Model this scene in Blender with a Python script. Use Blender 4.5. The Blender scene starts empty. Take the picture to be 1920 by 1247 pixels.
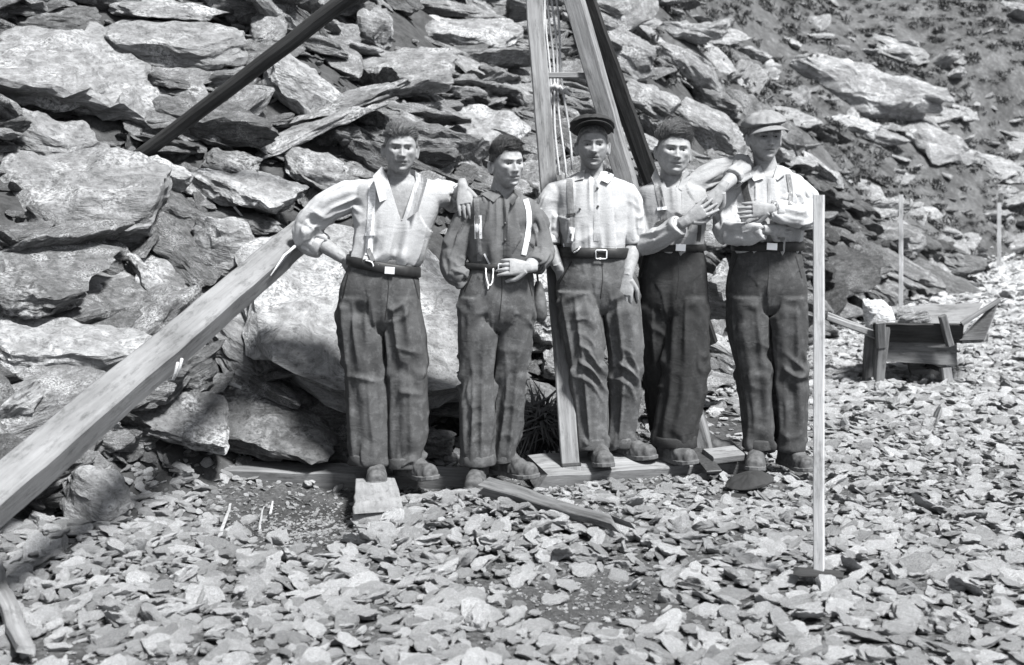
import bpy, bmesh, math, random
import numpy as np
from mathutils import Vector, Matrix, Euler, Quaternion
from mathutils.bvhtree import BVHTree

# ------------------------------------------------------------------ camera, sky, sun, exposure
scene = bpy.context.scene
COL = scene.collection
R = math.radians
FPX, CX, HY, HC = 2300.0, 960.0, 390.0, 1.29      # focal length in photo pixels, horizon row, eye height

cam_d = bpy.data.cameras.new('camera')
cam = bpy.data.objects.new('camera', cam_d)
COL.objects.link(cam)
cam.location = (0, 0, HC)
cam.rotation_euler = (R(90), 0, 0)
cam_d.sensor_width = 36.0
cam_d.lens = 36.0 * FPX / 1920.0
cam_d.shift_y = -(623.5 - HY) / 1920.0
cam_d.clip_start = 0.05
cam_d.clip_end = 600
cam_d.dof.use_dof = True
cam_d.dof.focus_distance = 6.0
cam_d.dof.aperture_fstop = 3.6
scene.camera = cam

SUN_EL, SUN_AZ = R(55), R(42)       # height above the horizon; swing to the right of straight behind the camera
sun_vec = Vector((math.sin(SUN_AZ) * math.cos(SUN_EL), -math.cos(SUN_AZ) * math.cos(SUN_EL), math.sin(SUN_EL)))
world = bpy.data.worlds.new('World')
scene.world = world
world.use_nodes = True
wn, wl = world.node_tree.nodes, world.node_tree.links
wn.clear()
sky = wn.new('ShaderNodeTexSky')
sky.sky_type = 'NISHITA'
sky.sun_disc = False
sky.sun_elevation = SUN_EL
sky.sun_rotation = math.atan2(sun_vec.x, sun_vec.y)
bw = wn.new('ShaderNodeRGBToBW')                 # a black-and-white photograph: neutral sky light
tint = wn.new('ShaderNodeMix'); tint.data_type = 'RGBA'; tint.blend_type = 'MULTIPLY'; tint.inputs['Factor'].default_value = 1.0
tint.inputs['B'].default_value = (0.955, 0.985, 1.04, 1)
bg = wn.new('ShaderNodeBackground'); bg.inputs['Strength'].default_value = 0.076
wo = wn.new('ShaderNodeOutputWorld')
wl.new(sky.outputs[0], bw.inputs[0]); wl.new(bw.outputs[0], tint.inputs['A'])
wl.new(tint.outputs['Result'], bg.inputs[0]); wl.new(bg.outputs[0], wo.inputs[0])
sun_d = bpy.data.lights.new('sun', 'SUN')
sun_d.energy = 4.2
sun_d.angle = R(10)
sun_d.color = (1.0, 0.995, 0.985)
sun = bpy.data.objects.new('sun', sun_d)
COL.objects.link(sun)
sun.rotation_euler = sun_vec.to_track_quat('Z', 'Y').to_euler()
vs = scene.view_settings
vs.view_transform = 'Standard'; vs.look = 'None'; vs.gamma = 1.0; vs.exposure = 1.34
try: vs.use_curve_mapping = False
except Exception: pass
scene.cycles.use_denoising = True
scene.cycles.max_bounces = 5
scene.cycles.diffuse_bounces = 1
scene.cycles.glossy_bounces = 2

# ------------------------------------------------------------------ helpers
def P(px, py, Y):
    """world point that stands Y metres in front of the camera at photo pixel (px, py)"""
    return Vector(((px - CX) / FPX * Y, Y, HC + (HY - py) / FPX * Y))

def G(px, py, z=0.0):
    """world point at height z seen at photo pixel (px, py)"""
    return P(px, py, (HC - z) * FPX / (py - HY))

def smooth(a, b, x):
    t = np.clip((np.asarray(x, float) - a) / (b - a), 0, 1)
    return t * t * (3 - 2 * t)

def _hash(ix, iy, iz, seed):
    h = (ix.astype(np.int64) * 374761393 + iy.astype(np.int64) * 668265263 + iz.astype(np.int64) * 2147483647 + seed * 1274126177) & 0xffffffff
    h = ((h ^ (h >> 13)) * 1274126177) & 0xffffffff
    h = ((h ^ (h >> 16)) * 2246822519) & 0xffffffff
    return ((h ^ (h >> 15)) & 0xffffff) / float(0xffffff)

def noise(p, seed=0):
    """value noise in -1..1 at points (n,3)"""
    p = np.asarray(p, float)
    i = np.floor(p).astype(np.int64); f = p - i
    u = f * f * f * (f * (f * 6 - 15) + 10)
    out = 0
    for dx in (0, 1):
        wx = u[:, 0] if dx else 1 - u[:, 0]
        for dy in (0, 1):
            wy = u[:, 1] if dy else 1 - u[:, 1]
            for dz in (0, 1):
                wz = u[:, 2] if dz else 1 - u[:, 2]
                out = out + wx * wy * wz * _hash(i[:, 0] + dx, i[:, 1] + dy, i[:, 2] + dz, seed)
    return out * 2 - 1

def fbm(p, octaves=3, seed=0, gain=0.5):
    p = np.asarray(p, float); s = 0; a = 1.0
    for k in range(octaves):
        s = s + a * noise(p * 2 ** k + 17.3 * k, seed + k); a *= gain
    return s

def tag(o, label=None, cat=None, group=None, kind=None):
    if label: o['label'] = label
    if cat: o['category'] = cat
    if group: o['group'] = group
    if kind: o['kind'] = kind
    return o

def empty(name, loc=(0, 0, 0)):
    o = bpy.data.objects.new(name, None); COL.objects.link(o); o.location = loc
    o.empty_display_size = 0.1
    return o

def new_mesh(name, V, F, lp=None, smooth_shade=False):
    me = bpy.data.meshes.new(name)
    me.from_pydata([tuple(v) for v in np.asarray(V, float)], [], [tuple(int(i) for i in f) for f in F])
    if lp is not None:
        a = me.attributes.new('lp', 'FLOAT_VECTOR', 'POINT')
        a.data.foreach_set('vector', np.asarray(lp, np.float32).ravel())
    if smooth_shade:
        me.polygons.foreach_set('use_smooth', np.ones(len(me.polygons), bool))
    me.update()
    return me

def link(name, me, mat=None, parent=None):
    o = bpy.data.objects.new(name, me); COL.objects.link(o)
    if mat is not None and len(me.materials) == 0: me.materials.append(mat)
    if parent is not None:
        o.parent = parent
        o.matrix_parent_inverse = Matrix.Translation(-Vector(parent.location))   # children are modelled in place
    return o

# ------------------------------------------------------------------ materials (all neutral: the photograph is black and white)
def grey(v): return (v * 0.985, v, v * 1.02, 1)

class NT:
    def __init__(s, name):
        s.m = bpy.data.materials.new(name); s.m.use_nodes = True
        s.n, s.l = s.m.node_tree.nodes, s.m.node_tree.links
        s.b = s.n['Principled BSDF']
        s.b.inputs['Specular IOR Level'].default_value = 0.25
    def node(s, t, **kw):
        nd = s.n.new(t)
        for k, v in kw.items(): setattr(nd, k, v)
        return nd
    def vec(s, attr='lp', scale=(1, 1, 1)):
        a = s.node('ShaderNodeAttribute', attribute_name=attr)
        m = s.node('ShaderNodeMapping'); m.inputs['Scale'].default_value = scale
        s.l.new(a.outputs['Vector'], m.inputs[0]); return m.outputs[0]
    def noise(s, v, scale, detail=4, rough=0.55, dist=0.0):
        t = s.node('ShaderNodeTexNoise'); t.inputs['Scale'].default_value = scale; t.inputs['Detail'].default_value = detail
        t.inputs['Roughness'].default_value = rough; t.inputs['Distortion'].default_value = dist
        s.l.new(v, t.inputs['Vector']); return t.outputs['Fac']
    def ramp(s, f, stops):
        r = s.node('ShaderNodeValToRGB'); e = r.color_ramp.elements
        while len(e) < len(stops): e.new(0.5)
        for el, (p, v) in zip(e, stops):
            el.position = p; el.color = v if isinstance(v, tuple) else (v, v, v, 1)
        s.l.new(f, r.inputs[0]); return r.outputs[0]
    def mix(s, a, b, f, mode='MIX'):
        m = s.node('ShaderNodeMix'); m.data_type = 'RGBA'; m.blend_type = mode
        for sock, val in ((m.inputs['A'], a), (m.inputs['B'], b), (m.inputs['Factor'], f)):
            if isinstance(val, (int, float, tuple)): sock.default_value = val
            else: s.l.new(val, sock)
        return m.outputs['Result']
    def math(s, op, a, b=None, c=None):
        m = s.node('ShaderNodeMath'); m.operation = op
        for i, val in enumerate((a, b, c)):
            if val is None: continue
            if isinstance(val, (int, float)): m.inputs[i].default_value = val
            else: s.l.new(val, m.inputs[i])
        return m.outputs[0]
    def bump(s, h, strength, dist=0.01, base=None):
        b = s.node('ShaderNodeBump'); b.inputs['Strength'].default_value = strength; b.inputs['Distance'].default_value = dist
        s.l.new(h, b.inputs['Height'])
        if base is not None: s.l.new(base, b.inputs['Normal'])
        return b.outputs[0]
    def out(s, col, rough=0.9, nrm=None):
        if isinstance(col, tuple): s.b.inputs['Base Color'].default_value = col
        else: s.l.new(col, s.b.inputs['Base Color'])
        if isinstance(rough, (int, float)): s.b.inputs['Roughness'].default_value = rough
        else: s.l.new(rough, s.b.inputs['Roughness'])
        if nrm is not None: s.l.new(nrm, s.b.inputs['Normal'])
        return s.m

def rock_material(name, lo, mid, hi, lichen, spread=0.45):
    """foliated schist: mottled grey, pale crystalline and lichen blotches, fine layering in the relief"""
    t = NT(name)
    oi = t.node('ShaderNodeObjectInfo')
    at = t.node('ShaderNodeAttribute', attribute_name='lp')
    add = t.node('ShaderNodeVectorMath', operation='MULTIPLY_ADD')
    t.l.new(oi.outputs['Random'], add.inputs[0]); add.inputs[1].default_value = (37, 91, 53)
    t.l.new(at.outputs['Vector'], add.inputs[2])
    v = add.outputs[0]
    lay = t.node('ShaderNodeMapping'); lay.inputs['Scale'].default_value = (1, 1, 5); t.l.new(v, lay.inputs[0])
    n1 = t.noise(v, 3.2, 5, 0.6)
    n2 = t.noise(lay.outputs[0], 9, 7, 0.72, 0.12)
    n3 = t.noise(v, 42, 5, 0.72)
    base = t.ramp(n2, [(0.28, grey(lo)), (0.5, grey(mid)), (0.74, grey(hi))])
    blot = t.ramp(n1, [(0.50, 0.0), (0.63, 1.0)])
    speck = t.ramp(n3, [(0.45, 0.0), (0.60, 1.0)])
    base = t.mix(base, grey(lichen), t.math('MULTIPLY', t.math('MULTIPLY', blot, speck), 0.8))
    dark = t.ramp(n3, [(0.30, 0.45), (0.46, 1.0)])
    base = t.mix(base, dark, 1.0, 'MULTIPLY')
    rv = t.math('MULTIPLY_ADD', oi.outputs['Random'], spread * 2, 1 - spread)
    base = t.mix(base, rv, 1.0, 'MULTIPLY')
    h = t.math('ADD', t.math('MULTIPLY', n2, 1.0), t.math('MULTIPLY', n3, 0.5))
    nb = t.bump(h, 0.9, 0.04)
    return t.out(base, 0.88, nb)

M = {}
M['rock'] = rock_material('schist rock', 0.055, 0.155, 0.31, 0.52, 0.4)
M['boulder'] = rock_material('pale schist boulder', 0.09, 0.225, 0.40, 0.62, 0.18)
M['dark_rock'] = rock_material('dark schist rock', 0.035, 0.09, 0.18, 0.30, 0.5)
M['gravel'] = rock_material('broken pale stone', 0.27, 0.50, 0.68, 0.76, 0.36)

def wood_material(name, lo, hi, grain=1.0, rough=0.8, knots=0.35):
    t = NT(name)
    v = t.vec('lp', (0.9, 16 * grain, 16 * grain))
    n = t.noise(v, 3.0, 6, 0.65, 0.6)
    b = t.noise(t.vec('lp', (1.2, 3, 3)), 2.2, 4, 0.6)
    c = t.ramp(n, [(0.30, grey(lo)), (0.70, grey(hi))])
    c = t.mix(c, t.ramp(b, [(0.3, 0.6), (0.6, 1.0)]), 1.0, 'MULTIPLY')
    kv = t.node('ShaderNodeTexVoronoi'); kv.inputs['Scale'].default_value = 1.0
    t.l.new(t.vec('lp', (1.3, 6, 6)), kv.inputs['Vector'])
    c = t.mix(c, t.ramp(kv.outputs['Distance'], [(0.05, knots), (0.11, 1.0)]), 1.0, 'MULTIPLY')
    s_ = t.noise(t.vec('lp', (2.5, 9, 9)), 3.0, 6, 0.75)
    c = t.mix(c, t.ramp(s_, [(0.30, 0.45), (0.48, 1.0)]), 1.0, 'MULTIPLY')
    f = t.noise(t.vec('lp', (6, 90, 90)), 2.0, 3, 0.6)
    return t.out(c, rough, t.bump(t.math('ADD', n, t.math('MULTIPLY', f, 0.5)), 0.45, 0.006))
M['wood_pale'] = wood_material('sawn pale timber', 0.16, 0.23, knots=.7)
M['wood_mid'] = wood_material('weathered timber', 0.13, 0.27)
M['wood_dark'] = wood_material('dark timber', 0.016, 0.05)  # very dark timber, for poles and the barrow's near side
M['wood_old'] = wood_material('old dark plank', 0.07, 0.2)  # darker tone than the weathered timber
M['wood_board'] = wood_material('pale sawn board end', 0.21, 0.30, knots=.8)
M['wood_post'] = wood_material('new white stake', 0.40, 0.55)

def plain(name, v, rough=0.7, metallic=0.0, nscale=0, nstr=0.3, var=0.3):
    t = NT(name)
    t.b.inputs['Metallic'].default_value = metallic
    if nscale:
        co = t.node('ShaderNodeTexCoord')
        n = t.noise(co.outputs['Object'], nscale, 4, 0.6)
        c = t.ramp(n, [(0.3, grey(v * (1 - var))), (0.7, grey(v * (1 + var)))])
        return t.out(c, rough, t.bump(n, nstr, 0.004))
    return t.out(grey(v), rough)
M['iron'] = plain('rusty iron', 0.07, 0.6, 0.6, 60)
M['rope'] = plain('hemp rope', 0.45, 0.9, 0, 220, 0.6)
M['grass'] = plain('dry hill grass', 0.11, 0.8, 0, 2.0, 0.0, 0.5)
M['straw'] = plain('pale straw grass', 0.15, 0.8, 0, 3.0, 0.0, 0.5)
M['chip'] = plain('fresh wood chip', 0.36, 0.8, 0, 20)
# ------------------------------------------------------------------ the lie of the land
BASE = np.array([(-14, -6.0), (-4.2, 3.1), (-2.15, 4.85), (-1.25, 6.0), (-0.3, 6.5), (0.55, 6.95), (1.25, 8.3), (3.2, 12.6), (6.3, 18.5),
                 (10.4, 27.0), (15.0, 30.5), (24, 34), (60, 42), (160, 60)], float)

def foot_distance(x, y):
    """signed distance from the foot of the slope (positive = up the slope)"""
    best = np.full(x.shape, 1e9); sgn = np.zeros(x.shape)
    for a, b in zip(BASE[:-1], BASE[1:]):
        e = b - a; L2 = e @ e
        t = np.clip(((x - a[0]) * e[0] + (y - a[1]) * e[1]) / L2, 0, 1)
        dx, dy = x - (a[0] + t * e[0]), y - (a[1] + t * e[1])
        d = np.hypot(dx, dy)
        s = np.sign(e[0] * (y - a[1]) - e[1] * (x - a[0]))
        m = d < best - 1e-9
        best = np.where(m, d, best); sgn = np.where(m, s, sgn)
    return best * sgn

def height(x, y):
    x = np.atleast_1d(np.asarray(x, float)); y = np.atleast_1d(np.asarray(y, float))
    d = foot_distance(x, y)
    q = np.stack([x, y, np.zeros_like(x)], 1)
    far = smooth(2.2, 6.0, x)                              # the cutting along the right is steeper at its foot
    dd = np.maximum(d, 0)
    h = (0.80 + 0.34 * smooth(-0.4, 1.6, x)) * dd + far * (0.40 * np.minimum(dd, 1.6) - 0.22 * dd)
    h = np.where(dd > 40, h - 0.5 * (dd - 40), h)
    rough = smooth(0.0, 1.5, d)
    h = h + rough * (0.16 * noise(q * 0.9, 3) + 0.08 * noise(q * 2.3, 4)) + rough * far * (0.8 * noise(q * 0.22, 8) + 0.3 * noise(q * 0.6, 9))
    flat = 1 - smooth(-0.3, 0.3, d)
    h = h + flat * (0.018 * noise(q * 1.7, 5) + 0.010 * noise(q * 5.0, 6))
    # heap of broken stone in front of the men and the hollow of bare soil beside it
    h = h + 0.075 * np.exp(-(((x + 0.12) / 0.85) ** 2 + ((y - 4.95) / 0.42) ** 2))
    h = h - 0.11 * np.exp(-(((x + 0.95) / 0.42) ** 2 + ((y - 5.25) / 0.40) ** 2))
    h = h - 0.07 * np.exp(-(((x + 0.75) / 0.65) ** 2 + ((y - 5.62) / 0.20) ** 2))
    h = h + 0.25 * smooth(14, 30, y) * (1 - smooth(-0.5, 0.5, d)) * (1 + noise(q * 0.3, 21)) * 0.4
    return h

def hit(px, py, y0=2.5, y1=90.0):
    """where the line of sight through a photo pixel meets the land"""
    Y = np.concatenate([np.arange(y0, 14, 0.02), np.arange(14, y1, 0.1)])
    x = (px - CX) / FPX * Y; z = HC + (HY - py) / FPX * Y
    g = height(x, Y)
    k = np.argmax(z <= g)
    return Vector((x[k], Y[k], g[k]))

def project(x, y, z):
    return CX + FPX * x / y, HY - FPX * (z - HC) / y

def grassy(px, py):
    """1 where the hillside is turf instead of bare scree (line running down to the right behind the tripod)"""
    line = np.interp(px, [1020, 1120, 1250, 1420, 1560, 1700, 1810, 2200], [-260, 10, 150, 250, 360, 450, 505, 520])
    return smooth(25, -25, py - line) * smooth(1000, 1080, px)

def soil_patch(px, py):
    """bare earth showing between the stones"""
    a = np.exp(-(((px - 560) / 135) ** 2 + ((py - 980) / 58) ** 2) ** 2)
    b = np.exp(-(((px - 1130) / 270) ** 2 + ((py - 1140) / 55) ** 2) ** 2) * 0.62
    c = np.exp(-(((px - 120) / 130) ** 2 + ((py - 1250) / 40) ** 2) ** 2) * 0.5
    d = np.exp(-(((px - 1330) / 120) ** 2 + ((py - 815) / 50) ** 2) ** 2) * 0.6
    return np.clip(a + b + c + d, 0, 1)

def build_land():
    # sheet whose grid widens with distance
    ys = [0.6]
    while ys[-1] < 130: ys.append(ys[-1] + max(0.045, 0.011 * ys[-1]))
    ys = np.array(ys)
    u = np.linspace(-1, 1, 241)
    X = (u[None, :] * (0.75 * ys[:, None] + 2.5)); Y = np.repeat(ys[:, None], len(u), 1)
    x, y = X.ravel(), Y.ravel()
    z = height(x, y)
    d = foot_distance(x, y)
    q = np.stack([x, y, z], 1)
    z = z + smooth(0.2, 0.8, d) * 0.03 * noise(q * 6, 12) + 0.006 * noise(q * 14, 13)
    V = np.stack([x, y, z], 1)
    nx, ny = len(u), len(ys)
    idx = np.arange(nx * ny).reshape(ny, nx)
    F = np.stack([idx[:-1, :-1], idx[:-1, 1:], idx[1:, 1:], idx[1:, :-1]], -1).reshape(-1, 4)
    me = new_mesh('ground', V, F, V, True)
    px, py = project(x, y, z)
    g = smooth(-0.2, 0.6, d) * grassy(px, py)
    a = me.attributes.new('turf', 'FLOAT', 'POINT'); a.data.foreach_set('value', g.astype(np.float32))
    s = 1 - smooth(-0.3, 0.2, d)
    a = me.attributes.new('level', 'FLOAT', 'POINT'); a.data.foreach_set('value', s.astype(np.float32))
    a = me.attributes.new('soil', 'FLOAT', 'POINT'); a.data.foreach_set('value', (s * soil_patch(px, py)).astype(np.float32))
    t = NT('earth, rubble and turf')
    v = t.vec('lp')
    n1 = t.noise(v, 1.3, 5, 0.6); n2 = t.noise(v, 9, 6, 0.7); n3 = t.noise(v, 55, 4, 0.7)
    earth = t.ramp(n2, [(0.3, grey(0.022)), (0.7, grey(0.085))])  # dark earth, kept near black to deepen the shaded gaps between slabs
    turf = t.ramp(n2, [(0.32, grey(0.05)), (0.55, grey(0.095)), (0.72, grey(0.17))])
    turf = t.mix(turf, t.ramp(n1, [(0.4, 0.65), (0.62, 1.25)]), 1.0, 'MULTIPLY')
    grav = t.ramp(n3, [(0.35, grey(0.03)), (0.52, grey(0.08)), (0.7, grey(0.2))])  # level ground coloured dark so the gaps between stones look shadowed
    at = t.node('ShaderNodeAttribute', attribute_name='turf'); al = t.node('ShaderNodeAttribute', attribute_name='level')
    c = t.mix(earth, grav, t.math('MULTIPLY', al.outputs['Fac'], 0.75))
    asl = t.node('ShaderNodeAttribute', attribute_name='soil')
    c = t.mix(c, t.ramp(n2, [(0.3, grey(0.012)), (0.7, grey(0.07))]), t.math('MULTIPLY', asl.outputs['Fac'], .95))
    c = t.mix(c, turf, at.outputs['Fac'])
    t.out(c, 0.95, t.bump(t.math('ADD', n2, t.math('MULTIPLY', n3, 0.6)), 0.8, 0.03))
    o = link('ground', me, t.m)
    tag(o, 'stony level ground and hillside behind', None, None, 'structure')
    return o
build_land()

# ------------------------------------------------------------------ stones
ICO = {}
def ico(sub):
    if sub not in ICO:
        bm = bmesh.new(); bmesh.ops.create_icosphere(bm, subdivisions=sub, radius=1.0)
        ICO[sub] = (np.array([v.co[:] for v in bm.verts]), [tuple(v.index for v in f.verts) for f in bm.faces]); bm.free()
    return ICO[sub]

def crease_(n): return 1 - 2 * np.abs(n)

def rock_shape(seed, dims, sub=4, planes=11, power=16, strata=0.05, rough=0.035, tabular=0.8):
    """angular block with split layers: a rounded polytope, stepped along its bedding"""
    rng = np.random.default_rng(seed)
    D, F = ico(sub)
    N, H = [], []
    for s in (1, -1):                                   # two bedding faces
        n = np.array([rng.normal(0, .10), rng.normal(0, .10), s]); N.append(n / np.linalg.norm(n)); H.append(rng.uniform(.78, .95) if tabular else 1)
    a0 = rng.uniform(0, 6.28)
    for k in range(planes):
        a = a0 + 6.2832 * (k + rng.uniform(-.42, .42)) / planes
        n = np.array([math.cos(a), math.sin(a), rng.normal(0, .38)]); N.append(n / np.linalg.norm(n)); H.append(rng.uniform(.68, 1.02))
    for k in range(3):                                  # broken corners
        n = rng.normal(size=3); N.append(n / np.linalg.norm(n)); H.append(rng.uniform(.85, 1.05))
    N = np.array(N); H = np.array(H)
    q = np.maximum(D @ N.T, 0) / H
    r = 1.0 / (q ** power).sum(1) ** (1.0 / power)
    p = D * r[:, None]
    dims = np.array(dims, float)
    p = p * dims
    size = float(np.prod(dims)) ** (1 / 3)
    c = p / size
    lay = noise(np.stack([c[:, 0] * 1.1, c[:, 1] * 1.1, c[:, 2] * 7.0], 1) + seed, seed)
    lay2 = noise(np.stack([c[:, 0] * 2.6, c[:, 1] * 2.6, c[:, 2] * 15.0], 1) + seed, seed + 5)
    rim = smooth(0.25, 0.75, np.hypot(D[:, 0], D[:, 1]))
    k = 1 + rim * (strata * 1.5 * lay + strata * .8 * lay2)
    p[:, :2] *= k[:, None]
    step = fbm(np.stack([c[:, 0] * 1.7, c[:, 1] * 1.7, c[:, 2] * .6], 1) + 9 + seed, 3, seed + 9)
    stair = np.floor(step * 3.2) / 3.2
    p[:, 2] += np.sign(D[:, 2]) * (0.6 * stair + 0.4 * step) * dims[2] * 0.22
    p += D * (fbm(c * 3.1 + seed, 3, seed + 3) * rough * size + crease_(noise(c * 5.5 + seed, seed + 4)) * rough * .35 * size)[:, None]
    return p, F

def make_rock_mesh(name, seed, dims, sub=4, mat='rock', **kw):
    V, F = rock_shape(seed, dims, sub, **kw)
    me = new_mesh(name, V, F, V)
    me.materials.append(M[mat])
    return me

def rot_to(normal, spin):
    q = Vector((0, 0, 1)).rotation_difference(Vector(normal))
    return q @ Quaternion((0, 0, 1), spin)

# ---- prototypes shared by the loose stones
def protos(prefix, n, seed, mat, sub, shapes):
    out = []
    for k in range(n):
        rng = random.Random(seed + k)
        w, t = shapes(rng)
        out.append(make_rock_mesh(prefix, seed + k, (1, w, t), sub, mat, planes=rng.randint(5, 9), power=rng.choice((12, 18, 26)),
                                  strata=0.05, rough=0.04))
    return out
SLAB = protos('scree slab', 16, 100, 'rock', 4, lambda r: (r.uniform(.4, .8), r.uniform(.10, .30)))
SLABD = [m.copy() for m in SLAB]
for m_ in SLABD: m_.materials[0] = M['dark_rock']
STONE = protos('broken stone', 18, 300, 'gravel', 3, lambda r: (r.uniform(.55, .95), r.uniform(.25, .55)))

def cloud(name, meshes, rows, label, cat=None):
    """one mass of loose pieces: points that carry copies of a few shapes"""
    coll = bpy.data.collections.new(name + ' shapes')
    for i, m in enumerate(meshes):
        o = bpy.data.objects.new('%s_shape_%02d' % (name, i), m); coll.objects.link(o)
    me = bpy.data.meshes.new(name)
    me.from_pydata([r[0] for r in rows], [], [])
    for nm, ty, key, arr in (('rot', 'FLOAT_VECTOR', 'vector', [r[1] for r in rows]), ('scl', 'FLOAT_VECTOR', 'vector', [r[2] for r in rows]),
                             ('pick', 'INT', 'value', [r[3] for r in rows])):
        a = me.attributes.new(nm, ty, 'POINT')
        a.data.foreach_set(key, np.array(arr, np.int32 if ty == 'INT' else np.float32).ravel())
    o = bpy.data.objects.new(name, me); COL.objects.link(o)
    ng = bpy.data.node_groups.new(name, 'GeometryNodeTree')
    ng.interface.new_socket('Geometry', in_out='INPUT', socket_type='NodeSocketGeometry')
    ng.interface.new_socket('Geometry', in_out='OUTPUT', socket_type='NodeSocketGeometry')
    N, L = ng.nodes, ng.links
    gi, go = N.new('NodeGroupInput'), N.new('NodeGroupOutput')
    iop = N.new('GeometryNodeInstanceOnPoints'); ci = N.new('GeometryNodeCollectionInfo')
    ci.inputs['Collection'].default_value = coll; ci.inputs['Separate Children'].default_value = True; ci.inputs['Reset Children'].default_value = True
    iop.inputs['Pick Instance'].default_value = True
    def attr(nm, ty):
        n = N.new('GeometryNodeInputNamedAttribute'); n.data_type = ty; n.inputs['Name'].default_value = nm; return n.outputs['Attribute']
    L.new(gi.outputs[0], iop.inputs['Points']); L.new(ci.outputs[0], iop.inputs['Instance'])
    L.new(attr('pick', 'INT'), iop.inputs['Instance Index'])
    e2r = N.new('FunctionNodeEulerToRotation'); L.new(attr('rot', 'FLOAT_VECTOR'), e2r.inputs[0]); L.new(e2r.outputs[0], iop.inputs['Rotation'])
    L.new(attr('scl', 'FLOAT_VECTOR'), iop.inputs['Scale'])
    L.new(iop.outputs[0], go.inputs[0])
    mod = o.modifiers.new('pieces', 'NODES'); mod.node_group = ng
    tag(o, label, cat, None, 'stuff')
    return o

def slope_normal(x, y, e=0.25):
    hx = (height(x + e, y) - height(x - e, y)) / (2 * e); hy = (height(x, y + e) - height(x, y - e)) / (2 * e)
    n = np.stack([-hx, -hy, np.ones_like(hx)], 1)
    return n / np.linalg.norm(n, axis=1)[:, None]

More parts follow.
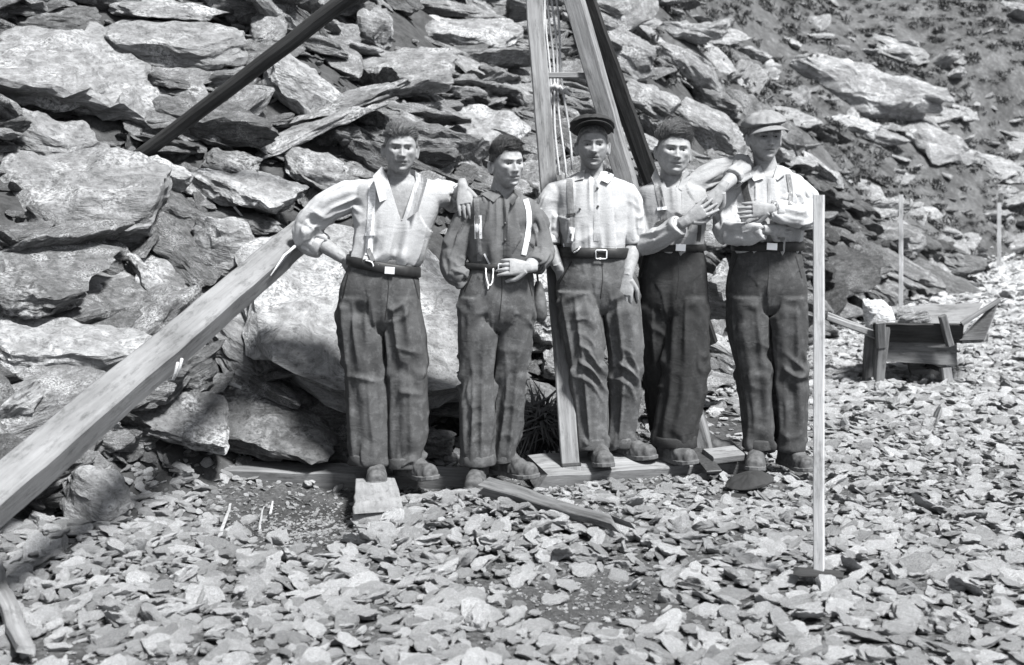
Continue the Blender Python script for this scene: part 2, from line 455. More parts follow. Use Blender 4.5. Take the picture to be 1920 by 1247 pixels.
# ---- boulders and slabs that can be told apart: photo centre, width and height in photo pixels, lean in the picture (degrees,
#      + = right end up), tip of the top towards the viewer, shape seed, material, name, label
HEROES = [
 (95, 148, 370, 178, -3, 22, 11, 'boulder', 'boulder', 'huge smooth boulder with blunt end at the upper left edge'),
 (325, 80, 300, 88, -9, 25, 12, 'boulder', 'flat_rock', 'broad pointed slab just above the huge smooth boulder'),
 (112, 272, 190, 84, -20, 20, 13, 'boulder', 'flat_rock', 'pale humped stone below the huge smooth boulder'),
 (150, 372, 430, 178, -7, 24, 14, 'boulder', 'boulder', 'wide overhanging boulder below the foot of the dark pole'),
 (172, 548, 320, 82, -29, 22, 15, 'boulder', 'flat_rock', 'long pale slab tilted down toward the big sloping beam'),
 (70, 662, 260, 104, -10, 18, 16, 'boulder', 'boulder', 'pale rounded rock by the left edge above the beam'),
 (40, 556, 200, 90, -12, 20, 17, 'rock', 'flat_rock', 'dark grey rock behind the long tilted slab'),
 (22, 772, 130, 62, 33, 10, 18, 'boulder', 'flat_rock', 'narrow slab leaning up to the right at the left edge'),
 (425, 466, 118, 138, -14, 10, 19, 'boulder', 'standing_stone', 'rounded upright stone by the upper end of the sloping beam'),
 (258, 474, 130, 44, 45, 12, 20, 'rock', 'flat_rock', 'slim slab slanting steeply beneath the overhanging boulder'),
 (462, 352, 215, 84, -12, 22, 21, 'boulder', 'flat_rock', 'pale layered slab left of the first man’s elbow'),
 (322, 552, 200, 70, -40, 16, 22, 'rock', 'flat_rock', 'cracked layered slab right beside the long tilted slab'),
 (470, 660, 210, 76, -36, 16, 23, 'rock', 'flat_rock', 'splintered slab leaning below the sloping beam'),
 (345, 712, 108, 78, 24, 12, 24, 'rock', 'stone', 'triangular stone under the sloping beam'),
 (335, 790, 175, 62, -12, 28, 25, 'rock', 'flat_rock', 'flat split slab just below the triangular stone'),
 (478, 782, 230, 68, -6, 30, 26, 'rock', 'flat_rock', 'flat bedded slab left of the first man’s knees'),
 (395, 888, 360, 120, -14, 34, 27, 'boulder', 'flat_rock', 'large flat plate of rock left of the short plank'),
 (180, 930, 130, 110, -12, 16, 28, 'boulder', 'stone', 'pale blunt stone under the sloping beam near the left'),
 (705, 590, 580, 320, -9, 30, 29, 'boulder', 'boulder', 'huge pale boulder right behind the first two men'),
 (1000, 560, 210, 170, -4, 16, 30, 'boulder', 'boulder', 'pale boulder between the second and third men'),
 (715, 138, 260, 80, 4, 18, 31, 'boulder', 'flat_rock', 'long thick slab above the first man’s head'),
 (850, 66, 260, 74, -2, 22, 32, 'rock', 'flat_rock', 'mossy flat slab left of the ladder top'),
 (800, 14, 190, 36, -3, 12, 33, 'rock', 'flat_rock', 'overhanging slab at the top edge of the scree'),
 (697, 66, 74, 98, -14, 8, 34, 'boulder', 'standing_stone', 'upright pale block next to the dark pole top'),
 (560, 160, 150, 100, -34, 16, 35, 'boulder', 'stone', 'speckled stone just under the dark pole'),
 (610, 205, 260, 36, 16, 14, 36, 'rock', 'flat_rock', 'uppermost of the stacked slabs slanting above the first man’s shoulder'),
 (560, 248, 250, 34, 20, 14, 37, 'boulder', 'flat_rock', 'lowermost of the stacked slabs slanting above the first man’s shoulder'),
 (880, 250, 220, 74, -4, 30, 38, 'boulder', 'flat_rock', 'broad smooth slab between the first two men’s heads'),
 (596, 316, 118, 66, -16, 20, 39, 'boulder', 'stone', 'oval slab above the first man’s raised elbow'),
 (440, 150, 90, 50, 10, 15, 40, 'rock', 'stone', 'small dark stone under the middle of the dark pole'),
 (300, 18, 170, 40, -6, 20, 41, 'rock', 'flat_rock', 'grey slab on the skyline row left of the dark pole'),
 (110, 40, 170, 46, -4, 18, 42, 'rock', 'flat_rock', 'dark slab on top of the huge smooth boulder'),
 (430, 306, 120, 44, -14, 20, 43, 'rock', 'flat_rock', 'small pale slab right of the dark pole foot'),
 (300, 330, 110, 66, -24, 14, 44, 'boulder', 'stone', 'grey stone that the dark pole foot stands against'),
 (470, 420, 100, 40, -8, 14, 45, 'rock', 'stone', 'low stone behind the rounded upright stone'),
 (1180, 100, 130, 90, -30, 18, 46, 'boulder', 'flat_rock', 'pale bedded rock right of the dark tripod leg top'),
 (1215, 190, 130, 70, -26, 18, 47, 'boulder', 'flat_rock', 'pale rock above the fourth man’s hair'),
 (1330, 250, 170, 76, -22, 18, 48, 'boulder', 'flat_rock', 'pale outcrop between the fourth and fifth men’s heads'),
 (1330, 190, 100, 60, -18, 18, 49, 'rock', 'stone', 'dark-sided block uphill of the fifth man’s cap'),
 (1540, 330, 120, 54, -35, 18, 50, 'rock', 'flat_rock', 'long ledge running down behind the fifth man'),
 (1610, 165, 290, 110, -14, 20, 51, 'boulder', 'rock_outcrop', 'broad pale outcrop high on the grassy hillside'),
 (1752, 262, 140, 60, -16, 20, 52, 'boulder', 'rock_outcrop', 'pale rounded outcrop lower right on the grassy hillside'),
 (1352, 66, 70, 32, -10, 20, 53, 'boulder', 'stone', 'lone white stone high on the grassy hillside'),
 (1600, 235, 92, 34, -16, 20, 54, 'boulder', 'stone', 'white stone below the broad hillside outcrop'),
 (1855, 306, 130, 36, -18, 20, 55, 'boulder', 'rock_outcrop', 'low pale ledge at the right edge of the hillside'),
 (1690, 100, 110, 44, -14, 20, 56, 'rock', 'rock_outcrop', 'grey ledge just above the broad hillside outcrop'),
 (635, 842, 92, 86, 8, 10, 57, 'rock', 'stone', 'layered dark stone at the first man’s right trouser cuff'),
 (812, 830, 80, 62, -8, 14, 58, 'rock', 'stone', 'rounded stone between the first two men’s cuffs'),
 (845, 868, 34, 48, 6, 10, 59, 'boulder', 'stone', 'small pale upright stone between the first two men’s boots'),
 (1350, 552, 70, 120, -4, 10, 60, 'boulder', 'standing_stone', 'crumbly pale rock between the fourth and fifth men’s hips'),
 (1040, 690, 60, 60, 0, 18, 61, 'rock', 'stone', 'flat ledge stone behind the tripod leg at knee height'),
 (1365, 668, 120, 70, -28, 26, 62, 'boulder', 'flat_rock', 'pale slab sloping down behind the fourth man’s knees'),
 (1100, 610, 120, 110, -10, 14, 63, 'boulder', 'boulder', 'pale block seen between the third man’s legs'),
]
HERO_SPOTS = []
for (px, py, w, h, roll, tip, seed, mat, nm, lab) in HEROES:
    c = hit(px, min(py + h * 0.25, 1240))
    Y = c.y - 0.22
    if seed == 29: Y = 6.62
    if seed == 30: Y = 7.1
    if seed == 27: Y = 5.98
    if seed == 63: Y = 7.2
    if seed in (57, 58, 59): Y = 6.12
    if seed == 60: Y = 7.3
    s = Y / FPX
    W, Hh = w * s / 2, h * s / 2
    D = max(min(W * 0.8, 0.75), Hh * 0.9)
    tz = max(Hh * (0.92 - 0.004 * tip), 0.03)
    me = make_rock_mesh(nm, seed * 7, (W * 1.06, D, tz), 5 if w > 150 else 4, mat, planes=5 + seed % 5, power=22 + (seed * 7) % 34, strata=0.05 if mat == 'boulder' else 0.075,
                        rough=0.03)
    o = link(nm, me)
    o.location = P(px, py, Y + D * 0.55)
    o.rotation_euler = (Matrix.Rotation(R(-roll), 3, 'Y') @ Matrix.Rotation(R(tip), 3, 'X') @ Matrix.Rotation(R(random.Random(seed).uniform(-14, 14)), 3, 'Z')).to_euler()
    HERO_SPOTS.append((px, py, w, h))
    tag(o, lab, {'boulder': 'boulder', 'flat_rock': 'rock slab', 'standing_stone': 'stone', 'stone': 'stone', 'rock_outcrop': 'outcrop'}[nm], None, 'thing')

def build_scree():
    rng = np.random.default_rng(77)
    rows = []
    for n, lo, hi, lift in ((560, .18, .44, .12), (2100, .09, .22, .08), (5200, .035, .10, .03)):
        k = 0
        while k < n:
            m = 4000
            y = 4.0 + 20.0 * rng.random(m) ** 1.7; x = rng.uniform(-.52, .42, m) * y - .4
            d = foot_distance(x, y); z = height(x, y)
            px, py = project(x, y, z)
            ok = (d > 0.02) & (px > -160) & (px < 1820) & (py > -160) & (py < 1050)
            dens = 1 - 0.97 * grassy(px, py)
            ok &= rng.random(m) < dens
            x, y, z, d, px, py = (a[ok] for a in (x, y, z, d, px, py))
            nn = slope_normal(x, y)
            for i in range(len(x)):
                if k >= n: break
                s = lo * (hi / lo) ** rng.random() * max(1.0, y[i] / 8.5) ** .8
                big = s > 0.05
                pad = 1.0 if s > .1 else .8
                if big and any(((px[i] - hx) / (hw * .54)) ** 2 + ((py[i] - hy) / (hh * .58)) ** 2 < pad for hx, hy, hw, hh in HERO_SPOTS): continue
                up = np.array([0, 0, 1.0]); t = 0.55 if s > .09 else .4
                nv = nn[i] * (1 - t) + up * t + rng.normal(0, .24 if s > .09 else .4, 3)
                q = rot_to(nv / np.linalg.norm(nv), rng.uniform(0, 6.28))
                sc = s * np.array([1, rng.uniform(.8, 1.15), rng.uniform(.75, 1.3)])
                loc = np.array([x[i], y[i], z[i] + lift * rng.uniform(.1, 1.1)])
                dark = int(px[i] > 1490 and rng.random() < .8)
                rows.append((loc, q, sc, int(rng.integers(len(SLAB))), s / y[i], px[i], py[i], dark))
                k += 1
    vis = [r for r in rows if -20 < r[5] < 1940 and -20 < r[6] < 930]
    vis.sort(key=lambda r: -r[4])
    top = set(id(r) for r in vis[:260])
    rest, restd = [], []
    for r in rows:
        if id(r) in top:
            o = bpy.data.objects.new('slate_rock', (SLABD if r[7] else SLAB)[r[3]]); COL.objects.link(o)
            o.location = r[0]; o.rotation_euler = r[1].to_euler(); o.scale = r[2]
            tag(o, 'loose grey slate slab lying among many others in the scree', 'rock', 'loose slabs of the scree', 'thing')
        else:
            (restd if r[7] else rest).append((tuple(r[0]), tuple(r[1].to_euler()), tuple(r[2]), r[3]))
    cloud('scree_rubble', SLAB, rest, 'smaller broken slate filling the scree slope')
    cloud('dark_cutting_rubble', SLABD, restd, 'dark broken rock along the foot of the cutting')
build_scree()

# strips kept clear of larger stones: planks, sill, boots, cap, stake foot
CLEAR = [(G(437, 912), G(885, 922), .15), (G(695, 880), G(712, 985), .14), (G(1003, 912), G(1387, 878), .17), (G(918, 925), G(1186, 1005), .09),
         (G(690, 905), G(800, 900), .16), (G(890, 915), G(985, 900), .15), (G(1110, 872), G(1300, 872), .15), (G(1400, 880), G(1500, 882), .17), (G(1370, 912), G(1440, 912), .12),
         (G(1510, 1092), G(1560, 1092), .08)]
def blocked(x, y):
    m = np.zeros(len(x), bool)
    for a, b, r in CLEAR:
        e = np.array([b.x - a.x, b.y - a.y]); t = np.clip(((x - a.x) * e[0] + (y - a.y) * e[1]) / (e @ e), 0, 1)
        m |= np.hypot(x - a.x - t * e[0], y - a.y - t * e[1]) < r
    return m

def build_gravel():
    rng = np.random.default_rng(5)
    rows = []
    def scatter(n, y0, y1, lo, hi, lift):
        k = 0
        while k < n:
            m = 6000
            y = np.sqrt(rng.uniform(y0 ** 2, y1 ** 2, m)); x = rng.uniform(-.47, .47, m) * y
            d = foot_distance(x, y); z = height(x, y); px, py = project(x, y, z)
            dens = (1 - soil_patch(px, py)) ** 2.2 * (1 - smooth(-.05, .35, d))
            heap = np.exp(-(((px - 880) / 330) ** 2 + ((py - 1000) / 65) ** 2) ** 2)
            ok = rng.random(m) < dens * (.6 + .4 * heap)
            blk = blocked(x, y)
            for i in np.nonzero(ok)[0]:
                if k >= n: break
                s = lo * (hi / lo) ** (rng.random() ** 1.5)
                if s > .05 and soil_patch(px[i], py[i]) > .5: s *= .7
                lf = lift
                if blk[i]: s = min(s, rng.uniform(.012, .022)); lf = 0
                nv = np.array([0, 0, 1.0]) + rng.normal(0, .31, 3)
                q = rot_to(nv / np.linalg.norm(nv), rng.uniform(0, 6.28))
                sc = s * np.array([1, rng.uniform(.75, 1.1), rng.uniform(.45, .95)])
                rows.append((np.array([x[i], y[i], z[i] + s * .08 + lf * rng.random() * (.5 + heap[i])]), q, sc, int(rng.integers(len(STONE))), s / y[i], px[i], py[i]))
                k += 1
    def grit(n):
        k = 0
        while k < n:
            m = 5000
            y = np.sqrt(rng.uniform(3.3 ** 2, 6.2 ** 2, m)); x = rng.uniform(-.44, .44, m) * y
            d = foot_distance(x, y); z = height(x, y); px, py = project(x, y, z)
            ok = rng.random(m) < (soil_patch(px, py) * .9 + .08) * (1 - smooth(-.05, .2, d))
            for i in np.nonzero(ok)[0]:
                if k >= n: break
                s = .003 * 4.5 ** (rng.random() ** 1.4)
                rows.append((np.array([x[i], y[i], z[i] + .001]), rot_to(Vector((rng.normal(0, .3), rng.normal(0, .3), 1)).normalized(), rng.uniform(0, 6.28)), s * np.array([1, 1, .8]), int(rng.integers(len(STONE))), s / y[i], px[i], py[i]))
                k += 1
    scatter(9000, 3.2, 7.5, .013, .043, .028)
    scatter(1000, 3.2, 7.5, .036, .062, .03)
    scatter(380, 3.0, 5.0, .048, .072, .02)
    grit(5200)
    scatter(8000, 7.2, 14, .025, .07, .03)
    scatter(4500, 14, 32, .05, .14, .02)
    vis = [r for r in rows if -10 < r[5] < 1930 and 840 < r[6] < 1260]
    vis.sort(key=lambda r: -r[4])
    top = set(id(r) for r in vis[:290])
    rest = []
    for r in rows:
        if id(r) in top:
            o = bpy.data.objects.new('broken_stone', STONE[r[3]]); COL.objects.link(o)
            o.location = r[0]; o.rotation_euler = r[1].to_euler(); o.scale = r[2]
            tag(o, 'larger pale broken stone lying loose in the gravel', 'stone', 'larger stones of the gravel', 'thing')
        else:
            rest.append((tuple(r[0]), tuple(r[1].to_euler()), tuple(r[2]), r[3]))
    cloud('gravel', STONE, rest, 'pale broken stone covering the level ground')
build_gravel()

def grass_mesh(seed, blades, hgt, mat):
    rng = random.Random(seed); V, F = [], []
    for k in range(blades):
        a = rng.uniform(0, 6.28); r = rng.uniform(0, .10); x, y = r * math.cos(a), r * math.sin(a)
        b = rng.uniform(0, 6.28); ln = rng.uniform(.3, .9) * hgt; hh = hgt * rng.uniform(.5, 1); wd = rng.uniform(.004, .009)
        dx, dy = math.cos(b), math.sin(b); i = len(V)
        V += [(x - dy * wd, y + dx * wd, -.02), (x + dy * wd, y - dx * wd, -.02), (x + dx * ln * .3 - dy * wd, y + dy * ln * .3 + dx * wd, hh * .7),
              (x + dx * ln * .3 + dy * wd, y + dy * ln * .3 - dx * wd, hh * .7), (x + dx * ln, y + dy * ln, hh * rng.uniform(.5, 1))]
        F += [(i, i + 1, i + 3, i + 2), (i + 2, i + 3, i + 4)]
    me = new_mesh('grass tuft', V, F, V); me.materials.append(M[mat]); return me

def build_hillside():
    rng = np.random.default_rng(19)
    tufts = [grass_mesh(k, 46, .10, 'grass') for k in range(4)] + [grass_mesh(k + 9, 40, .11, 'straw') for k in range(4)]
    rows, stones = [], []
    while len(rows) < 1800 or len(stones) < 480:
        m = 6000
        y = rng.uniform(8, 58, m); x = rng.uniform(-.05, .52, m) * y
        d = foot_distance(x, y); z = height(x, y); px, py = project(x, y, z)
        g = grassy(px, py)
        ok = (d > .2) & (py > -150) & (rng.random(m) < g)
        q = np.stack([x, y, z], 1)
        ns = noise(q * .35, 31)
        for i in np.nonzero(ok)[0]:
            if rng.random() < .86:
                if len(rows) < 1800:
                    s = rng.uniform(.6, 1.5) * (1 + y[i] / 40)
                    rows.append(((x[i], y[i], z[i]), (rng.normal(0, .2), rng.normal(0, .2), rng.uniform(0, 6.28)), (s, s, s * rng.uniform(.3, .6)), int(rng.integers(8)) if ns[i] > -.1 else int(rng.integers(4))))
            elif len(stones) < 480 and ns[i] > -.2:
                s = .07 * (6.0 ** (rng.random() ** 1.5)) * (1 + y[i] / 45)
                nv = np.array([0, -.2, 1.0]) + rng.normal(0, .3, 3); qq = rot_to(nv / np.linalg.norm(nv), rng.uniform(0, 6.28))
                stones.append(((x[i], y[i], z[i] + .02), tuple(qq.to_euler()), (s, s, s * 1.1), int(rng.integers(len(SLAB)))))
    cloud('hillside_grass', tufts, rows, 'short rough grass covering the hillside')
    pale = [m.copy() for m in SLAB]
    for m in pale: m.materials[0] = M['boulder']
    cloud('hillside_rubble', pale, stones, 'small pale stones scattered over the grassy hillside')
    # overhanging tuft behind the second man's boots and by the third man's knee
    for (px, py, Y, sc, lab) in ((1012, 800, 6.32, 1.0, 'dark tuft of hanging grass between the second man and the tripod leg'),
                                 (1140, 690, 6.9, .8, 'dark tuft of grass seen between the third man’s knees')):
        g = grass_mesh(int(px), 240, .30, 'grass')
        o = link('grass_tuft', g); o.location = P(px, py + 30, Y); o.scale = (sc * 1.1, sc, sc * 1.1); o.rotation_euler = (R(35), 0, 0)
        tag(o, lab, 'grass tuft')
build_hillside()
# ------------------------------------------------------------------ timber
def bar(p0, p1, w, t, up=(0, 0, 1), seg=14, wear=0.004, chamfer=0.006, seed=1, taper=(1, 1), round_=False, jag0=0.0, jag1=0.0, n_round=12):
    """squared or round timber from p0 to p1; w across, t along 'up'. returns verts, faces, local coordinates (x along)"""
    p0, p1, up = Vector(p0), Vector(p1), Vector(up)
    ax = (p1 - p0); L = ax.length; ax.normalize()
    side = ax.cross(up).normalized(); upv = side.cross(ax).normalized()
    if round_:
        prof = [(math.cos(6.2832 * k / n_round) * w / 2, math.sin(6.2832 * k / n_round) * t / 2) for k in range(n_round)]
    else:
        c = chamfer; a, b = w / 2, t / 2
        prof = [(-a + c, -b), (a - c, -b), (a, -b + c), (a, b - c), (a - c, b), (-a + c, b), (-a, b - c), (-a, -b + c)]
    n = len(prof); V, LP = [], []
    rng = random.Random(seed)
    for i in range(seg + 1):
        f = i / seg; sc = taper[0] * (1 - f) + taper[1] * f
        for k, (u, v) in enumerate(prof):
            x = f * L
            if i == 0: x -= jag0 * rng.uniform(-.5, 1) 
            if i == seg: x += jag1 * rng.uniform(-.5, 1)
            V.append(p0 + ax * x + side * (u * sc) + upv * (v * sc)); LP.append((x + seed * 3.1, u * sc + seed, v * sc))
    F = []
    for i in range(seg):
        for k in range(n):
            F.append((i * n + k, i * n + (k + 1) % n, (i + 1) * n + (k + 1) % n, (i + 1) * n + k))
    F.append(tuple(range(n - 1, -1, -1))); F.append(tuple(seg * n + k for k in range(n)))
    V = np.array([v[:] for v in V]); LP = np.array(LP)
    q = LP * 7 + seed
    V = V + np.stack([noise(q, seed), noise(q + 50, seed), noise(q + 90, seed)], 1) * wear
    return V, F, LP

def join(parts):
    V, F, LPs, o = [], [], [], 0
    for v, f, lp in parts:
        V.append(v); F += [tuple(i + o for i in ff) for ff in f]; LPs.append(lp); o += len(v)
    return np.concatenate(V), F, np.concatenate(LPs)

def timber(name, mat, parent, *a, **kw):
    V, F, LP = bar(*a, **kw)
    return link(name, new_mesh(name, V, F, LP), M[mat], parent)

def tube_verts(path, radius, n=6):
    path = [Vector(p) for p in path]; V = []; prev = None
    for i, p in enumerate(path):
        t = (path[min(i + 1, len(path) - 1)] - path[max(i - 1, 0)]).normalized()
        if prev is None: prev = t.orthogonal().normalized()
        prev = (prev - t * prev.dot(t)).normalized(); b = t.cross(prev)
        r = radius[i] if isinstance(radius, (list, tuple)) else radius
        for k in range(n):
            a = 6.2832 * k / n; V.append(p + prev * (math.cos(a) * r) + b * (math.sin(a) * r))
    F = [(i * n + k, i * n + (k + 1) % n, (i + 1) * n + (k + 1) % n, (i + 1) * n + k) for i in range(len(path) - 1) for k in range(n)]
    F.append(tuple(range(n - 1, -1, -1))); F.append(tuple((len(path) - 1) * n + k for k in range(n)))
    V = np.array([v[:] for v in V]); return V, F, V.copy()

def wire(name, mat, parent, path, radius, n=6):
    V, F, LP = tube_verts(path, radius, n)
    return link(name, new_mesh(name, V, F, LP, True), M[mat], parent)

# ---- the derrick: two front legs with a rung, a dark back leg and a long dark strut, meeting above the picture
APEX = P(990, -262, 6.62)
derrick = empty('lifting_derrick', P(1070, 897, 5.95))
tag(derrick, 'timber lifting derrick of squared legs and dark poles standing among the men', 'derrick')
footL, footR = G(1072, 893, .03), G(1320, 850, .085)
legL = timber('leg', 'wood_mid', derrick, footL, APEX + Vector((-.03, -.05, 0)), .085, .085, (0, 1, 0.1), 20, .004, .005, 3)
tag(legL, 'squared front leg with an iron band at its foot')
legR = timber('leg', 'wood_mid', derrick, footR, APEX + Vector((.03, -.05, 0)), .095, .085, (0.35, 1, 0.1), 20, .004, .005, 4)
footB = P(1330, 640, 8.1)
legB = timber('leg', 'wood_dark', derrick, footB, APEX + Vector((.05, .06, 0)), .105, .105, (0, 1, 0.1), 16, .004, .02, 5)
tag(legB, 'dark back leg')
strut = timber('strut', 'wood_dark', derrick, P(232, 316, 7.55), APEX + Vector((-.02, .08, 0)), .105, .105, (0, 1, .1), 18, .005, .01, 6, (.82, 1.05), True)
tag(strut, 'long dark round pole running down into the scree')
timber('rung', 'wood_mid', derrick, P(1008, 141, 6.36), P(1118, 142, 6.40), .032, .03, (0, 0, 1), 8, .002, .004, 7)
timber('head_block', 'wood_dark', derrick, APEX + Vector((-.16, 0, -.02)), APEX + Vector((.16, 0, -.02)), .14, .16, (0, 0, 1), 4, .003, .01, 8)
# iron band and shoe at the foot of the front leg
ax = (APEX - footL).normalized()
timber('iron_band', 'iron', derrick, footL + ax * .045, footL + ax * .058, .094, .094, (0, 1, .1), 2, 0, .006, 9)
timber('shoe', 'wood_pale', derrick, footL - ax * .012, footL + ax * .043, .088, .088, (0, 1, .1), 3, .001, .005, 10)

# ---- the tackle: rope falls hanging inside the legs
tackle = empty('rope_tackle', P(1050, 330, 6.5))
tag(tackle, 'bundle of thin pale ropes hanging between the ladder-like legs', 'rope')
for k, (xa, xb, yb) in enumerate(((1017, 1038, 345), (1020, 1049, 348), (1024, 1060, 345), (1027, 1072, 318), (1013, 1030, 250))):
    a, b = P(xa, -150, 6.55), P(xb, yb, 6.40)
    pts = [a.lerp(b, i / 14) + Vector((.008 * math.sin(i * .9 + k), .006 * math.cos(i * .7 + k * 2), 0)) for i in range(15)]
    wire('rope', 'rope', tackle, pts, .0062)
lower = timber('pulley_block', 'wood_mid', tackle, P(1044, 330, 6.40), P(1054, 372, 6.40), .07, .05, (0, 1, 0), 4, .002, .012, 11)
for k in range(3):
    c = P(1040 + 9 * k, 168 + 4 * k, 6.46)
    wire('rope_knot', 'rope', tackle, [c + Vector((-.03, 0, .012 * math.sin(k))), c + Vector((0, -.014, .02)), c + Vector((.03, 0, -.01))], [.008, .017, .007])

# ---- ground sill under the front legs
sill = empty('timber_sill', P(1190, 890, 6.0))
tag(sill, 'flat timber sill under the derrick legs and the third man’s boots', 'timber')
sa, sb = G(1003, 888, .045), G(1387, 858, .05)
timber('plank', 'wood_mid', sill, sa, sb, .24, .085, (0, -.25, 1), 18, .005, .007, 12, (1, 1), False, .05, .02)
bx0 = G(1308, 864, .085); bx1 = G(1336, 862, .087)
timber('iron_strap', 'iron', sill, bx0, bx1, .25, .012, (0, -.25, 1), 3, 0, .003, 13)
timber('cleat', 'wood_mid', sill, G(1326, 856, .10), G(1384, 850, .10), .1, .04, (0, -.3, 1), 5, .003, .006, 14)

# ---- planks on the ground
pa = timber('ground_plank', 'wood_mid', None, G(437, 888, .0), G(885, 902, -.004), .15, .085, (0, -.12, 1), 18, .005, .005, 15, (1, 1), False, .03, .03)
tag(pa, 'long low plank lying across under the first man’s boots', 'plank', None, 'thing')
pb = timber('short_plank', 'wood_board', None, G(698, 868, -.03), G(712, 980, .045), .205, .08, (0, -.06, 1), 12, .007, .004, 16, (.8, 1), False, .02, .03)
tag(pb, 'short pale plank with a charred end pointing at the viewer under the first man', 'plank', None, 'thing')
pc0, pc1 = G(918, 914, .14), G(1140, 980, .10)
pc = timber('split_plank', 'wood_old', None, pc0, pc1, .085, .05, (0, -.5, 1), 18, .006, .004, 17, (.9, .55), False, .05, .12)
tag(pc, 'narrow split plank with a splintered end on the heap of stones', 'plank', None, 'thing')

cb = timber('broken_board', 'wood_mid', None, G(-25, 1045, .07), G(44, 1212, .05), .07, .03, (.4, -.3, 1), 12, .006, .004, 18, (1, .7), False, .02, .06)
tag(cb, 'pale broken board lying in the lower left corner', 'board', None, 'thing')

# ---- the sloping beam at the left
def sloping_beam():
    A = P(566, 440, 6.05); B = P(0, 926, 3.72)
    d = (B - A); C_ = B + d * .42
    e = empty('sloping_beam', C_)
    tag(e, 'large squared beam sloping up from the lower left corner to the first man’s elbow', 'beam')
    up = Vector((.22, -.55, .80))
    timber('beam', 'wood_pale', e, A, C_, .128, .115, up, 60, .006, .008, 21)
    # rope lashing round the beam and split strands at the top end
    ax = d.normalized(); side = ax.cross(up).normalized(); upv = side.cross(ax).normalized()
    c = A.lerp(B, .575)
    for k in range(2):
        cc = c + ax * (.035 * k)
        ring = [cc + side * (.070 * sx) + upv * (.068 * sy) for sx, sy in ((1, .4), (1.0, -.6), (1.02, -1.1), (.5, -1.25), (-.4, -1.3), (-1, -1.1), (-1.03, 0))]
        wire('rope_lashing', 'rope', e, ring, .0065)
    for k in range(3):
        a0 = A.lerp(B, .03 + .03 * k) - side * (.062 + .006 * k) + upv * .058
        wire('rope_strand', 'rope', e, [a0, a0 + ax * .10 + upv * .02, a0 + ax * .23 + upv * (.012 * k), a0 + ax * .36 - upv * .03], [.005, .007, .006, .003])
sloping_beam()

# ---- stakes
def stake(base, top_h, w, mat, label, foot=False):
    e = empty('wooden_stake', base); tag(e, label, 'stake')
    timber('shaft', mat, e, Vector(base) - Vector((0, 0, .08)), Vector(base) + Vector((.002, 0, top_h)), w, w, (.35, 1, 0), 12, .0015, .003, int(base[0] * 50) + 60)
    if foot:
        p = Vector(base) + Vector((0, -.03, .03))
        timber('foot_plate', 'wood_dark', e, p + Vector((-.07, 0, .002)), p + Vector((.07, 0, -.006)), .06, .010, (0, -.2, 1), 6, .004, .003, 70, (1, .8), False, .03, .03)
        timber('peg', 'wood_pale', e, p + Vector((.035, -.035, -.07)), p + Vector((.035, -.03, -.012)), .032, .028, (0, 1, 0), 3, .002, .004, 71)
b0 = P(1535, 1086, 4.20); b0.z = .02
stake(b0, HC + (HY - 365) / FPX * 4.20 - .02, .036, 'wood_post', 'tall white square stake standing in the stones beside the fifth man', True)
for px_, Y_, top, w_, lab in ((1689, 14.5, 365, .05, 'thin pale stake behind the wheelbarrow'), (1873, 24.0, 380, .075, 'thin pale stake farthest off near the right edge')):
    x_ = (px_ - CX) / FPX * Y_; z_ = float(height(x_, Y_)[0])
    stake((x_, Y_, z_), HC + (HY - top) / FPX * Y_ - z_, w_, 'wood_post', lab)

